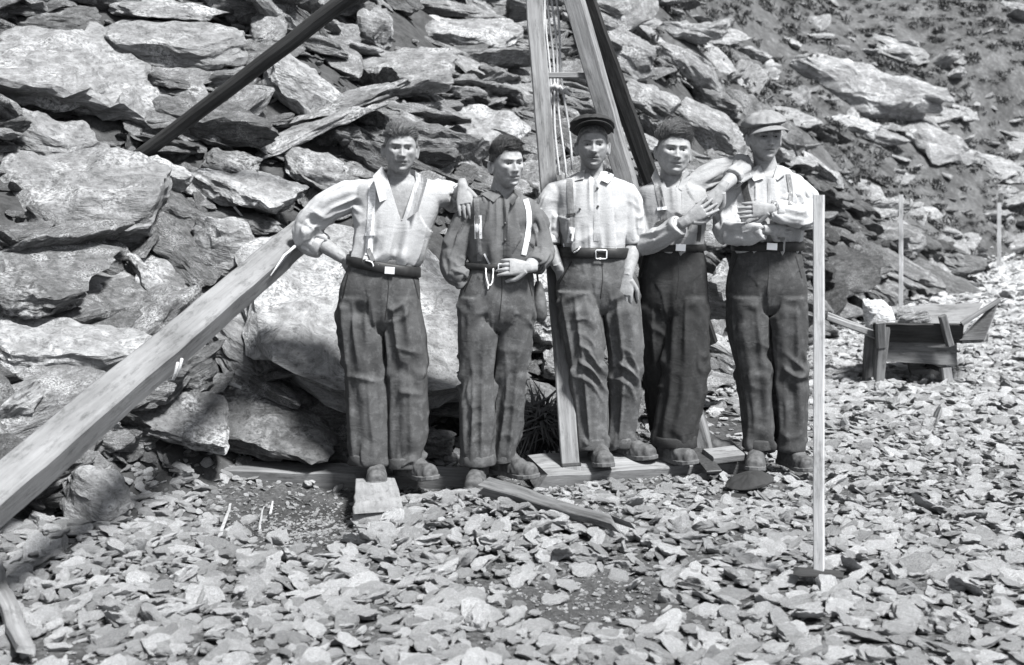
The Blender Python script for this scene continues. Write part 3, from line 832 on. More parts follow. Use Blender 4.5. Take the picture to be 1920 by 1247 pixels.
# ---- the wheelbarrow
def wheelbarrow():
    Y = 9.0
    root = P(1715, 718, Y); root.z = float(height(root.x, Y)[0])
    e = empty('wheelbarrow', root)
    tag(e, 'old wooden wheelbarrow with flared tray standing on the stones beyond the white stake', 'wheelbarrow')
    def Q(px, py, dy=0.0): return P(px, py, Y + dy)
    wid = .62
    up = (0, -.1, 1)
    # side rails that run out to the handles on the left
    for dy in (-.02, wid):
        timber('handle', 'wood_mid', e, Q(1549, 594 if dy < .3 else 588, dy * .8 - .12), Q(1650, 631, dy), .05, .055, up, 8, .003, .01, 81, (.7, 1.1))
        timber('rail', 'wood_old', e, Q(1648, 630, dy), Q(1850, 632, dy + .05), .05, .06, up, 8, .003, .006, 82)
    # tray: floor, two flared sides, tail board, tall front board
    def board(nm, mat, a, b, c, d, t, seed):
        """flat board through four corners a b c d"""
        a, b, c, d = map(Vector, (a, b, c, d)); n = (b - a).cross(d - a).normalized() * t
        nu = 8; V = []; LP = []
        for lay in (0, 1):
            for i in range(nu + 1):
                f = i / nu
                for g in (0, 1):
                    q = (a.lerp(b, f)).lerp(d.lerp(c, f), g); V.append(q + n * lay); LP.append((f * (b - a).length + seed, g * (d - a).length, lay * t))
        F = []; L = (nu + 1) * 2
        for i in range(nu):
            F += [(i * 2, i * 2 + 2, i * 2 + 3, i * 2 + 1), (L + i * 2, L + i * 2 + 1, L + i * 2 + 3, L + i * 2 + 2),
                  (i * 2, L + i * 2, L + i * 2 + 2, i * 2 + 2), (i * 2 + 1, i * 2 + 3, L + i * 2 + 3, L + i * 2 + 1)]
        F += [(0, 1, L + 1, L), (nu * 2, L + nu * 2, L + nu * 2 + 1, nu * 2 + 1)]
        V = np.array([v[:] for v in V]); V += np.stack([noise(V * 9, seed), noise(V * 9 + 31, seed), noise(V * 9 + 77, seed)], 1) * .004
        return link(nm, new_mesh(nm, V, F, np.array(LP)), M[mat], e)
    board('tray_floor', 'wood_pale', Q(1650, 628, 0), Q(1800, 630, 0), Q(1800, 630, wid), Q(1650, 628, wid), .02, 90)
    board('tray_side', 'wood_dark', Q(1640, 638, -.02), Q(1802, 640, -.02), Q(1806, 607, -.10), Q(1636, 605, -.10), .022, 91)  # near side: dark timber stands in for the shade of its undercut
    board('tray_side', 'wood_pale', Q(1650, 632, wid), Q(1800, 634, wid), Q(1842, 570, wid + .16), Q(1645, 578, wid + .12), .022, 92)  # floor and far side: paler timber stands in for the lit inside
    board('front_board', 'wood_mid', Q(1800, 638, -.03), Q(1798, 632, wid), Q(1872, 562, wid + .18), Q(1846, 636, -.12), .024, 93)
    board('front_board', 'wood_old', Q(1800, 640, -.04), Q(1845, 638, -.13), Q(1874, 563, -.11), Q(1868, 566, -.05), .02, 94)
    timber('rim', 'wood_pale', e, Q(1803, 607, -.11), Q(1874, 563, -.11), .035, .03, up, 8, .003, .006, 95)
    board('lower_panel', 'wood_old', Q(1660, 676, .03), Q(1792, 686, .03), Q(1792, 642, .03), Q(1658, 640, .03), .025, 96)
    board('tail_board', 'wood_mid', Q(1650, 630, -.02), Q(1650, 628, wid), Q(1640, 590, wid), Q(1640, 604, -.06), .022, 97)
    # stanchions and legs
    timber('stanchion', 'wood_old', e, Q(1782, 648, -.10), Q(1766, 592, -.14), .055, .05, (0, 1, 0), 5, .003, .01, 98)
    timber('stanchion', 'wood_old', e, Q(1652, 650, -.08), Q(1650, 605, -.13), .07, .05, (0, 1, 0), 5, .003, .01, 99)
    for px, dy, sd in ((1652, -.05, 100), (1632, .12, 101), (1640, wid, 102)):
        timber('leg', 'wood_old', e, Q(px - 6, 719 - dy * 30, dy), Q(px + 4, 612, dy - .02), .085, .07, (0, 1, 0), 7, .005, .012, sd, (.8, 1.1))
    timber('leg', 'wood_mid', e, Q(1776, 722, -.03), Q(1772, 690, -.01), .075, .07, (0, 1, 0), 4, .003, .01, 103)
    timber('leg', 'wood_old', e, Q(1745, 700, wid), Q(1742, 640, wid), .06, .05, (0, 1, 0), 4, .003, .01, 104)
    # solid wooden wheel under the front board
    c = Q(1738, 684, wid * .55); V, F = [], []
    n = 28
    for s in (-1, 1):
        for r in (.03, .11, .14):
            for k in range(n):
                a = 6.2832 * k / n; V.append(c + Vector((math.cos(a) * r, s * (.03 if r < .18 else .025), math.sin(a) * r)))
    for h0 in (0, 3):
        for rr in range(2):
            for k in range(n):
                q = ((h0 + rr) * n + k, (h0 + rr) * n + (k + 1) % n, (h0 + rr + 1) * n + (k + 1) % n, (h0 + rr + 1) * n + k); F.append(q if h0 else q[::-1])
    for k in range(n): F.append((2 * n + k, 2 * n + (k + 1) % n, 5 * n + (k + 1) % n, 5 * n + k)); F.append((k, (k + 1) % n, 3 * n + (k + 1) % n, 3 * n + k))
    V = np.array([v[:] for v in V]); w = link('wheel', new_mesh('wheel', V, F, V), M['wood_old'], e)
    wire('axle', 'iron', w, [c + Vector((0, -.30, 0)), c + Vector((0, .30, 0))], .018, 8)
    return e
wheelbarrow()
def barrow_load():
    for (px, py, w, h, dy, seed, lab) in ((1643, 588, 72, 58, .06, 401, 'pale rounded stone at the handle end of the wheelbarrow'),
                                          (1716, 600, 90, 34, .14, 402, 'pale broad rock lying in the wheelbarrow tray'),
                                          (1692, 588, 70, 24, .40, 403, 'flat stone at the back of the wheelbarrow load')):
        Y = 9.0 + dy; s = Y / FPX / 2
        me = make_rock_mesh('loaded_stone', seed, (w * s, w * s * .8, h * s * (1.25 if seed == 401 else .9)), 4, 'gravel' if seed == 401 else 'boulder', planes=11, power=5 if seed == 401 else 9, strata=.03, rough=.04)
        o = link('loaded_stone', me); o.location = P(px, py, Y); o.rotation_euler = (R(14), 0, R(seed * 40))
        tag(o, lab, 'stone', None, 'thing')
barrow_load()

# ---- little things lying about: chips and sticks
def chips():
    rng = random.Random(8)
    for (px, py, px2, py2, w, lab) in ((432, 968, 412, 1022, .018, 'curled white wood chip on the dark soil, the largest one'),
                                       (494, 972, 487, 1008, .010, 'thin upright splinter beside the largest wood chip'),
                                       (512, 963, 505, 978, .012, 'small white wood chip nearest the short plank'),
                                       (555, 905, 590, 920, .012, 'pale sliver below the long low plank')):
        a, b = hit(px, py), hit(px2, py2); a.z += .05; b.z += .03
        o = timber('wood_chip', 'chip', None, a, b, w, .004, (0, -1, .6), 5, .004, .001, rng.randint(1, 99), (.6, 1))
        tag(o, lab, 'wood chip', None, 'thing')
    for (px, py, px2, py2, w, lab) in ((405, 636, 441, 722, .026, 'broken stick standing below the sloping beam'),
                                       (440, 388, 485, 441, .014, 'thin straw-like stick by the rounded upright stone'),
                                       (418, 716, 452, 728, .02, 'short pale stick by the triangular stone')):
        h0, h1 = hit(px, py), hit(px2, py2)
        a, b = P(px, py, h0.y - .22), P(px2, py2, h0.y - .25)
        o = timber('stick', 'chip', None, a, b, w, w * .7, (0, -1, .2), 6, .004, .003, rng.randint(1, 99), (1, .7))
        tag(o, lab, 'stick', None, 'thing')
chips()
# ------------------------------------------------------------------ people
def cloth_material(name, v, rough=0.9, weave=260, var=0.16, dirt=0.0, wr=1.3):
    t = NT(name); co = t.node('ShaderNodeTexCoord').outputs['Object']
    n1 = t.noise(co, 7, 4, 0.6); n2 = t.noise(co, weave, 2, 0.6); n3 = t.noise(co, 26, 5, 0.65)
    c = t.ramp(n1, [(0.3, grey(v * (1 - var))), (0.7, grey(v * (1 + var * .6)))])
    c = t.mix(c, t.ramp(n2, [(0.35, 0.8), (0.65, 1.0)]), 1.0, 'MULTIPLY')
    mp = t.node('ShaderNodeMapping'); mp.inputs['Scale'].default_value = (1, 1, 2.2); mp.inputs['Rotation'].default_value = (0, .35, 0); t.l.new(co, mp.inputs[0])
    n4 = t.math('ABSOLUTE', t.math('SUBTRACT', t.noise(mp.outputs[0], 9, 3, 0.5, .9), .5))
    if dirt: c = t.mix(c, grey(dirt), t.math('MULTIPLY', t.ramp(n3, [(0.5, 0.0), (0.72, 1.0)]), 0.45))
    return t.out(c, rough, t.bump(t.math('ADD', t.math('MULTIPLY', n3, .7), t.math('ADD', t.math('MULTIPLY', n2, .10), t.math('MULTIPLY', n4, -wr))), 0.5, 0.006))
def skin_material(name, v):
    t = NT(name); co = t.node('ShaderNodeTexCoord').outputs['Object']
    n = t.noise(co, 48, 5, 0.7)
    a = t.node('ShaderNodeAttribute', attribute_name='tone')
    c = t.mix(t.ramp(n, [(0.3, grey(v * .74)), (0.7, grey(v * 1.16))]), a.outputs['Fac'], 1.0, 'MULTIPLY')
    t.b.inputs['Specular IOR Level'].default_value = 0.22
    return t.out(c, 0.6, t.bump(n, .45, .004))
def hair_material(name, v):
    t = NT(name); co = t.node('ShaderNodeTexCoord').outputs['Object']
    n = t.noise(co, 90, 4, 0.7)
    return t.out(t.ramp(n, [(0.3, grey(v * .5)), (0.7, grey(v * 1.5))]), 0.5, t.bump(n, .5, .004))
M['shirt_white'] = cloth_material('white work shirt', 0.42, var=.12)
M['shirt_cream'] = cloth_material('washed white shirt', 0.33, var=.2)
M['shirt_grey'] = cloth_material('grey work shirt', 0.12, var=.25)
M['denim_pale'] = cloth_material('bleached work trousers', 0.08, var=.35, dirt=.2)
M['denim_grey'] = cloth_material('grey wool trousers', 0.055, var=.35, dirt=.13)
M['denim'] = cloth_material('faded work trousers', 0.072, var=.35, dirt=.17)
M['denim_worn'] = cloth_material('worn work trousers', 0.092, var=.35, dirt=.22)
M['denim_dark'] = cloth_material('dark wool trousers', 0.028, var=.3, dirt=.06)
M['leather'] = plain('dusty boot leather', 0.075, 0.7, 0, 30, .3, .5)
M['leather_dark'] = plain('dark leather', 0.022, 0.5, 0, 40, .2)
M['sole'] = plain('boot sole', 0.10, 0.9, 0, 40)
M['strap_white'] = plain('pale webbing', 0.66, 0.9, 0, 90)
M['strap_grey'] = plain('grey webbing', 0.17, 0.9, 0, 90)
M['strap_dark'] = plain('dark webbing', 0.06, 0.9, 0, 90)
M['metal'] = plain('bright buckle', 0.85, 0.28, 0.5)
M['chain'] = plain('white chain', 0.75, 0.4)
M['cap_dark'] = cloth_material('dark wool cap', 0.035, var=.3)
M['cap_light'] = cloth_material('light tweed cap', 0.21, var=.3, dirt=.3)
M['button'] = plain('dark button', 0.06, 0.4)
M['eye'] = plain('eye', 0.16, 0.3); M['iris'] = plain('iris', 0.015, 0.2)
M['hair_fair'] = hair_material('fair hair', 0.17); M['hair_dark'] = hair_material('dark hair', 0.05); M['hair_brown'] = hair_material('brown hair', 0.115)

def catmull(A, k=4):
    A = np.asarray(A, float); n = len(A)
    if n < 3: return np.array([A[0] + (A[-1] - A[0]) * f for f in np.linspace(0, 1, k + 1)])
    out = []
    for i in range(n - 1):
        p0, p1, p2, p3 = A[max(i - 1, 0)], A[i], A[i + 1], A[min(i + 2, n - 1)]
        for j in range(k):
            t = j / k
            out.append(.5 * ((2 * p1) + (-p0 + p2) * t + (2 * p0 - 5 * p1 + 4 * p2 - p3) * t * t + (-p0 + 3 * p1 - 3 * p2 + p3) * t ** 3))
    out.append(A[-1]); return np.array(out)

def loft(rings):
    """rings (m, n, 3) -> closed surface"""
    rings = np.asarray(rings); m, n, _ = rings.shape
    V = rings.reshape(-1, 3); F = []
    for i in range(m - 1):
        for k in range(n):
            F.append((i * n + k, i * n + (k + 1) % n, (i + 1) * n + (k + 1) % n, (i + 1) * n + k))
    F.append(tuple(range(n - 1, -1, -1))); F.append(tuple((m - 1) * n + k for k in range(n)))
    return V, F

def ellipse_ring(c, u, v, n=24, e=2.3):
    a = np.linspace(0, 2 * np.pi, n, endpoint=False)
    ca, sa = np.cos(a), np.sin(a)
    x = np.sign(ca) * np.abs(ca) ** (2 / e); y = np.sign(sa) * np.abs(sa) ** (2 / e)
    return np.asarray(c)[None] + x[:, None] * np.asarray(u)[None] + y[:, None] * np.asarray(v)[None]

def limb(pts, n=16, k=4, flat=None):
    """tapered limb through (Vector, radius) joints"""
    A = catmull(np.array([list(p) + [r] for p, r in pts]), k)
    C, r = A[:, :3], A[:, 3]
    T = np.gradient(C, axis=0); T /= np.linalg.norm(T, axis=1)[:, None] + 1e-9
    u = np.cross(T[0], [0, 1, 0.01]); u /= np.linalg.norm(u) + 1e-9
    rings = []
    for i in range(len(C)):
        u = u - T[i] * (u @ T[i]); u /= np.linalg.norm(u) + 1e-9
        v = np.cross(T[i], u)
        rings.append(ellipse_ring(C[i], u * r[i], v * r[i] * (flat or 1), n, 2.0))
    return loft(rings)

def merge(parts):
    V, F, o = [], [], 0
    for v, f in parts:
        V.append(np.asarray(v)); F += [tuple(i + o for i in ff) for ff in f]; o += len(v)
    return np.concatenate(V), F

def remesh(V, F, voxel, iters=4):
    me = bpy.data.meshes.new('tmp'); me.from_pydata([tuple(v) for v in V], [], F)
    o = bpy.data.objects.new('tmp', me); COL.objects.link(o)
    m = o.modifiers.new('r', 'REMESH'); m.mode = 'VOXEL'; m.voxel_size = voxel; m.adaptivity = 0
    if iters:
        s = o.modifiers.new('s', 'SMOOTH'); s.factor = .5; s.iterations = iters
    dg = bpy.context.evaluated_depsgraph_get()
    ev = o.evaluated_get(dg); em = ev.to_mesh()
    n = len(em.vertices); co = np.empty(n * 3); em.vertices.foreach_get('co', co)
    nf = len(em.polygons); fi = np.empty(len(em.loops), np.int32); em.loops.foreach_get('vertex_index', fi)
    st = np.empty(nf, np.int32); em.polygons.foreach_get('loop_start', st); tt = np.empty(nf, np.int32); em.polygons.foreach_get('loop_total', tt)
    nr = np.empty(n * 3); em.vertices.foreach_get('normal', nr)
    faces = [tuple(fi[a:a + b]) for a, b in zip(st, tt)]
    ev.to_mesh_clear(); bpy.data.objects.remove(o); bpy.data.meshes.remove(me)
    return co.reshape(-1, 3), faces, nr.reshape(-1, 3)

def axis_coords(V, pts):
    """arc length along a polyline and the angle round it, for each vertex; also the distance"""
    pts = np.array([list(p) for p in pts]); best = np.full(len(V), 1e9); T = np.zeros(len(V)); A = np.zeros(len(V)); s0 = 0
    for a, b in zip(pts[:-1], pts[1:]):
        e = b - a; L = np.linalg.norm(e); e = e / L
        t = np.clip((V - a) @ e, 0, L); c = a + t[:, None] * e; d = V - c; dist = np.linalg.norm(d, axis=1)
        u = np.cross(e, [0, 1, 0.05]); u /= np.linalg.norm(u); v = np.cross(e, u)
        ang = np.arctan2(d @ v, d @ u)
        m = dist < best; best = np.where(m, dist, best); T = np.where(m, s0 + t, T); A = np.where(m, ang, A); s0 += L
    return T, A, best, s0

def crease(n):
    return np.clip(1.25 - 2.5 * np.sqrt(n * n + .012), -1, 1.2)

def folds(V, N, axes, seed):
    """push cloth in and out: rings of bunched cloth across a limb, long drapes along it"""
    B = np.full(len(V), 1e9); disp = np.zeros(len(V))
    for k, (pts, kind, amp, focus) in enumerate(axes):
        T, A, D, L = axis_coords(V, pts)
        ca, sa = np.cos(A), np.sin(A)
        w = np.zeros(len(V))
        for f, wd in focus: w = np.maximum(w, np.exp(-((T / L - f) / wd) ** 2))
        if kind == 'limb':
            lean = noise(np.stack([T * 3.5, T * 0 + k, T * 0], 1) + seed, seed + 11)
            tw = T + .09 * lean * ca + .05 * noise(np.stack([ca, sa, T * 2], 1) + seed, seed + 12)
            keep = smooth(-.35, .25, noise(np.stack([T * 7, ca * 1.3, sa * 1.3], 1) + seed + 70, seed + 13))
            a = keep * crease(noise(np.stack([tw * 14, ca * .9, sa * .9], 1) + seed + k * 7, seed)) * .75 + noise(np.stack([tw * 26, ca * 2, sa * 2], 1) + 3 * k, seed + 1) * .16
            b = crease(noise(np.stack([T * 2.2 + .2 * ca, ca * 2.2, sa * 2.2], 1) + seed + 40, seed + 2)) * .7
            d = amp * (a * (.16 + .95 * w) + b * (.75 - .4 * w))
        else:
            b = crease(noise(np.stack([T * 2.6, ca * 3.2, sa * 3.2], 1) + seed, seed + 3)) * .8
            a = crease(noise(np.stack([T * 9 + .5 * ca, ca * 2.2, sa * 2.2], 1) + seed + 9, seed + 4)) * .6
            d = amp * (b * (.55 + .5 * w) + a * (.08 + .6 * w))
        if kind == 'limb': d = d * smooth(.0, .05, T)
        m = D < B; B = np.where(m, D, B); disp = np.where(m, d, disp)
    return V + N * disp[:, None]

# ---- head, modelled facing -Y with the eyes at z = 0
def head_shape(p):
    D, F = ico(6)
    V = D * np.array([.0745, .096, .116])
    x, y, z = V.T.copy()
    x = np.sign(x) * np.abs(x / .0745) ** .88 * .0745 * p.get('wide', 1)                        # squarer sides
    jaw = smooth(-.02, -.116, z)
    x = x * (1 - p.get('jaw', .20) * jaw) * (1 + .10 * np.exp(-((z + .075) / .03) ** 2) * smooth(.05, -.03, y))
    back = smooth(-.02, .05, y)
    y = y * (1 - .45 * back * smooth(0, -.11, z))
    front = smooth(-.015, -.07, y)
    y = np.where(y < -.080, -.080 + (y + .080) * .5, y)                      # flatter face
    y = y - .020 * smooth(-.06, -.112, z) * smooth(.02, -.05, y)             # chin carried forward
    z = z - .004 * front * jaw
    def g(cx, cz, sx, sz): return np.exp(-((np.abs(x) - cx) / sx) ** 2 - ((z - cz) / sz) ** 2) * front
    out = np.zeros_like(x)
    out += .0095 * g(.027, .0195, .022, .0075) + .005 * g(0, .022, .014, .008)  # brow
    out -= .0165 * g(.031, .002, .018, .0105)                                # eye sockets
    out -= .006 * g(.013, .004, .006, .010)
    out += .0065 * g(.031, -.0005, .012, .0050)                              # lids
    nz = np.clip((.016 - z) / .050, 0, 1)
    out += p.get('nose', 1) * (.006 + .024 * nz ** 1.2) * np.exp(-(x / (.0085 + .0035 * nz)) ** 2) * front * smooth(-.044, -.036, z) * smooth(.026, .008, z)
    out += .0125 * g(.0125, -.0345, .0065, .0065)                            # wings of the nose
    out += .0075 * g(.048, -.016, .018, .014)                                # cheekbones
    out -= .0055 * g(.046, -.052, .016, .018)                                # hollow cheeks
    out += .004 * g(.020, -.052, .012, .016)
    out += .0070 * g(0, -.0560, .021, .0050) - .0095 * g(0, -.0630, .024, .0030) + .0075 * g(0, -.0700, .017, .0055)
    out -= .0075 * g(0, -.0820, .022, .0060)
    out += .0115 * g(0, -.100, .020, .011)
    ax = np.abs(x); nl = .014 + .55 * np.clip(-.034 - z, 0, .04)             # lines from nose to mouth
    out -= p.get('lines', .003) * np.exp(-((ax - nl - .004) / .0032) ** 2) * smooth(-.030, -.040, z) * smooth(-.078, -.066, z) * front
    out -= p.get('lines', .003) * .7 * np.exp(-((z - .046) / .0025) ** 2) * smooth(.045, .03, ax) * front
    out += .0025 * fbm(np.stack([x, y, z], 1) * 45 + p.get('chin', 0), 3, 7) * front
    y = y - out
    V = np.stack([x, y, z], 1)
    parts = [(V, F)]
    for s in (-1, 1):                                                       # ears
        E, EF = ico(3)
        e = E * np.array([.010, .019, .033])
        rim = np.hypot(E[:, 1], E[:, 2]); e[:, 0] += s * (.006 * smooth(.6, .95, rim) - .004 * smooth(.5, .0, rim)) * (s * E[:, 0] > 0)
        m = Matrix.Rotation(R(-24 * s), 3, 'Z') @ Matrix.Rotation(R(-12), 3, 'X')
        e = e @ np.array(m).T + np.array([s * .077, .012, -.012]); parts.append((e, EF))
    return parts

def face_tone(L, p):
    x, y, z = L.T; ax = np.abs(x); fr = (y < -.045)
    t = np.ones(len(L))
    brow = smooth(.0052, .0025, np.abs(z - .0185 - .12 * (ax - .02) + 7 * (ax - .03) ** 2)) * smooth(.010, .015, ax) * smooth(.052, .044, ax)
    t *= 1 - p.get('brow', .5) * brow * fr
    lid_shade = np.exp(-((ax - .031) / .013) ** 4 - ((z - .0005) / .0030) ** 2)
    t *= 1 - p.get('lid_shade', .55) * lid_shade * fr  # squint shadow put into the skin tone along the lids
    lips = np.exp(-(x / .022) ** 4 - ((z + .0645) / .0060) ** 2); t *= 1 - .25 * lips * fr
    line = np.exp(-(x / .025) ** 4 - ((z + .0630) / .0020) ** 2); t *= 1 - .55 * line * fr  # shaded crease between the lips, painted as a dark line
    nose_shade = np.exp(-((ax - .008) / .005) ** 2 - ((z + .043) / .0035) ** 2); t *= 1 - .55 * nose_shade * fr  # shading under the nose painted dark at the nostrils
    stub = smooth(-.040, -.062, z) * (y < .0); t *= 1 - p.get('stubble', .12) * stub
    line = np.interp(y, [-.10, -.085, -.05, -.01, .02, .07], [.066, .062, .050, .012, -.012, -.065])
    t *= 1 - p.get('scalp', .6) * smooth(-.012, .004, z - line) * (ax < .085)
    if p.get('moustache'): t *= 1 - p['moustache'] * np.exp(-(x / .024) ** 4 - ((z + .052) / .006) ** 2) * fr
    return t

def hair_shape(p, seed):
    D, F = ico(5)
    V = D * np.array([.0765, .098, .117]); x, y, z = V.T
    line = np.interp(y, [-.10, -.085, -.05, -.01, .02, .07], [.066, .062, .050, .012, -.012, -.065])
    line = line + .011 * noise(np.stack([x * 55, y * 55, z * 0], 1), seed)
    m = smooth(-.004, .012, z - line)
    top = smooth(.045, .1, z); fr = smooth(.03, -.08, y)
    th = p['side'] + (p['top'] - p['side']) * top + p['quiff'] * top * fr + p.get('part', 0) * top * smooth(-.05, .06, x * p.get('partside', 1))
    comb = np.stack([x * 75 + 8 * noise(V * 25, seed + 3), y * 16, z * 16], 1)
    c = noise(comb, seed + 1) * .5 + noise(np.stack([x * 38, y * 26, z * 26], 1), seed + 2) * .7
    r = m * (th * (1 + p['mess'] * c)) - (1 - m) * .016
    W = V + D * r[:, None]
    W[:, 1] += p.get('sweep', .0) * top * m
    return W, F

def strands(W, p, seed, count):
    """locks combed over the crown: tapering, slightly lifted, so that the outline and the sheen are uneven"""
    rng = random.Random(seed); parts = []
    cand = [i for i in range(len(W)) if W[i][2] > .055]
    sx, sy = p.get('comb', (.25, .9))
    for k in range(count):
        a = Vector(W[rng.choice(cand)]); d = Vector((a.x / .0765 ** 2, a.y / .098 ** 2, a.z / .117 ** 2)).normalized()
        t = Vector((sx + rng.gauss(0, .14) + .25 * math.sin(a.x * 60 + a.y * 45), sy + rng.gauss(0, .14) + .2 * math.cos(a.x * 50 - a.y * 40), rng.gauss(0, .2))); t = (t - d * t.dot(d)).normalized()
        L = rng.uniform(.03, .06) * p.get('lock', 1); up = (rng.uniform(.0, .16) if rng.random() < .85 else rng.uniform(.2, .5)) * p.get('lift', 1)
        pts = [a - d * .005 - t * L * .3, a + d * (.003 + L * up * .45), a + t * L * .45 + d * L * up * .8, a + t * L * .9 + d * L * (up * .7 - .1)]
        r = rng.uniform(.0006, .0013); V, F, _ = tube_verts(pts, [r * .5, r, r * .8, .0002], 3); parts.append((V, F))
    return parts

def hand_shape(W, f, n, thumb, curls, spread=.06, size=1.0, tcurl=.5):
    """wrist point, direction of the fingers, palm normal, +1/-1 thumb side; curl per finger (radians per joint)"""
    f = Vector(f).normalized(); n = Vector(n); n = (n - f * n.dot(f)).normalized(); s = f.cross(n) * thumb
    W = Vector(W); parts = []
    rings = []
    for t, a, b in ((-.045, .019, .016), (-.012, .0255, .021), (.008, .028, .0185), (.03, .034, .018), (.065, .041, .0155), (.088, .040, .012)):
        rings.append(ellipse_ring(W + f * (t * size), s * (a * size), n * (b * size), 16, 2.6))
    parts.append(loft(np.array(rings)))
    for k, (o, L) in enumerate(((.031, .070), (.0105, .079), (-.0105, .073), (-.031, .058))):
        base = W + f * (.082 * size) + s * (o * size); d = (f + s * (spread * (1.5 - k))).normalized()
        p0 = base - d * .012 * size; pts = [(p0, .0102 * size)]; cur = base; ang = 0
        for ph, (fr, rr) in enumerate(((.44, .0098), (.31, .0088), (.25, .0072))):
            ang += curls[k] * (.9 if ph == 0 else 1.1)
            dd = (d * math.cos(ang) + n * math.sin(ang)).normalized(); pts.append((cur, rr * size * 1.04)); cur = cur + dd * (L * fr * size)
        pts.append((cur, .0068 * size)); parts.append(limb(pts, 10, 3))
    b = W + f * (.022 * size) + s * (.026 * size)
    d1 = (f * .72 + s * .62 + n * .30).normalized(); d2 = (f * .9 + s * (.45 - tcurl * .5) + n * (.2 + tcurl * .4)).normalized()
    c1 = b + d1 * .042 * size; c2 = c1 + d2 * .032 * size; c3 = c2 + (d2 + n * tcurl * .3).normalized() * .025 * size
    parts.append(limb([(b - d1 * .012, .016 * size), (c1, .0125 * size), (c2, .0105 * size), (c3, .0075 * size)], 10, 3))
    V, F = merge(parts)
    return remesh(V, F, .0024, 3)[:2]

def boot(name, ankle, yaw, z0, parent, mat, length=.27, h=.16):
    """laced work boot; ankle = (x, y) of the shin, yaw 0 = toe to the viewer, + = toe to the right"""
    rows = ((-.075, .020, .045), (-.066, .033, .075), (-.03, .037, .10), (.02, .039, .10), (.06, .040, .086), (.10, .044, .070), (.14, .047, .060), (.175, .045, .054), (.20, .036, .045), (.212, .020, .030))
    sc = length / .287
    rings = []
    for s, w, hh in rows:
        r = []
        for k in range(20):
            a = 2 * math.pi * k / 20; cx = math.cos(a); sy = math.sin(a)
            r.append((w * np.sign(cx) * abs(cx) ** .75, -s * sc, .018 + (hh * (np.abs(sy) ** .9) if sy > 0 else 0.004 * sy)))
        rings.append(r)
    V, F = loft(np.array(rings)[:, ::-1])
    sh = limb([(Vector((0, .02, .05)), .046), (Vector((0, .018, .10)), .047), (Vector((0, .022, h)), .05)], 16, 3)
    tongue = limb([(Vector((0, -.10, .060)), .02), (Vector((0, -.055, .088)), .026), (Vector((0, -.022, .125)), .022)], 10, 3)
    V, F = merge([(V, F), sh, tongue])
    V, F, N = remesh(V, F, .005, 3)
    q = V * 28
    V = V + N * (.0035 * crease(noise(q * np.array([.5, 1.4, 1]), 3)) * smooth(.0, -.10, V[:, 1]))[:, None] + N * (.002 * noise(q * 2, 5))[:, None]
    mt = Matrix.Translation((ankle[0], ankle[1], z0)) @ Matrix.Rotation(yaw, 4, 'Z')
    def tr(V): return np.asarray(V) @ np.array(mt.to_3x3()).T + np.array(mt.translation)
    o = link('boot', new_mesh('boot', tr(V), F, None, True), M[mat], parent)
    # welted sole and heel
    out = [(-.078, .022), (-.068, .038), (-.03, .041), (.02, .036), (.06, .038), (.10, .047), (.14, .052), (.178, .050), (.205, .040), (.220, .020)]
    ring = [(w, -s * sc) for s, w in out] + [(-w, -s * sc) for s, w in reversed(out)]
    V, F = [], []
    n = len(ring)
    for zz, g in ((.0, .97), (.004, 1.0), (.018, 1.0), (.021, .96)):
        V += [(a * g, b * g, zz + (.008 if b < -.15 else 0) * (1 if b < -.19 else .3)) for a, b in ring]
    for i in range(3):
        for k in range(n): F.append((i * n + k, i * n + (k + 1) % n, (i + 1) * n + (k + 1) % n, (i + 1) * n + k))
    F.append(tuple(range(n - 1, -1, -1))); F.append(tuple(3 * n + k for k in range(n)))
    link('sole', new_mesh('sole', tr(V), F), M['sole'], o)
    for k in range(4):
        y = -.035 - .022 * k; zt = .118 - .016 * k
        Vt, Ft, _ = tube_verts([(-.024, y + .004, zt - .012), (-.010, y - .008, zt + .004), (.010, y - .010, zt + .004), (.024, y + .002, zt - .012)], .0032, 5)
        link('lace', new_mesh('lace', tr(Vt), Ft), M['leather_dark'], o)
    return o

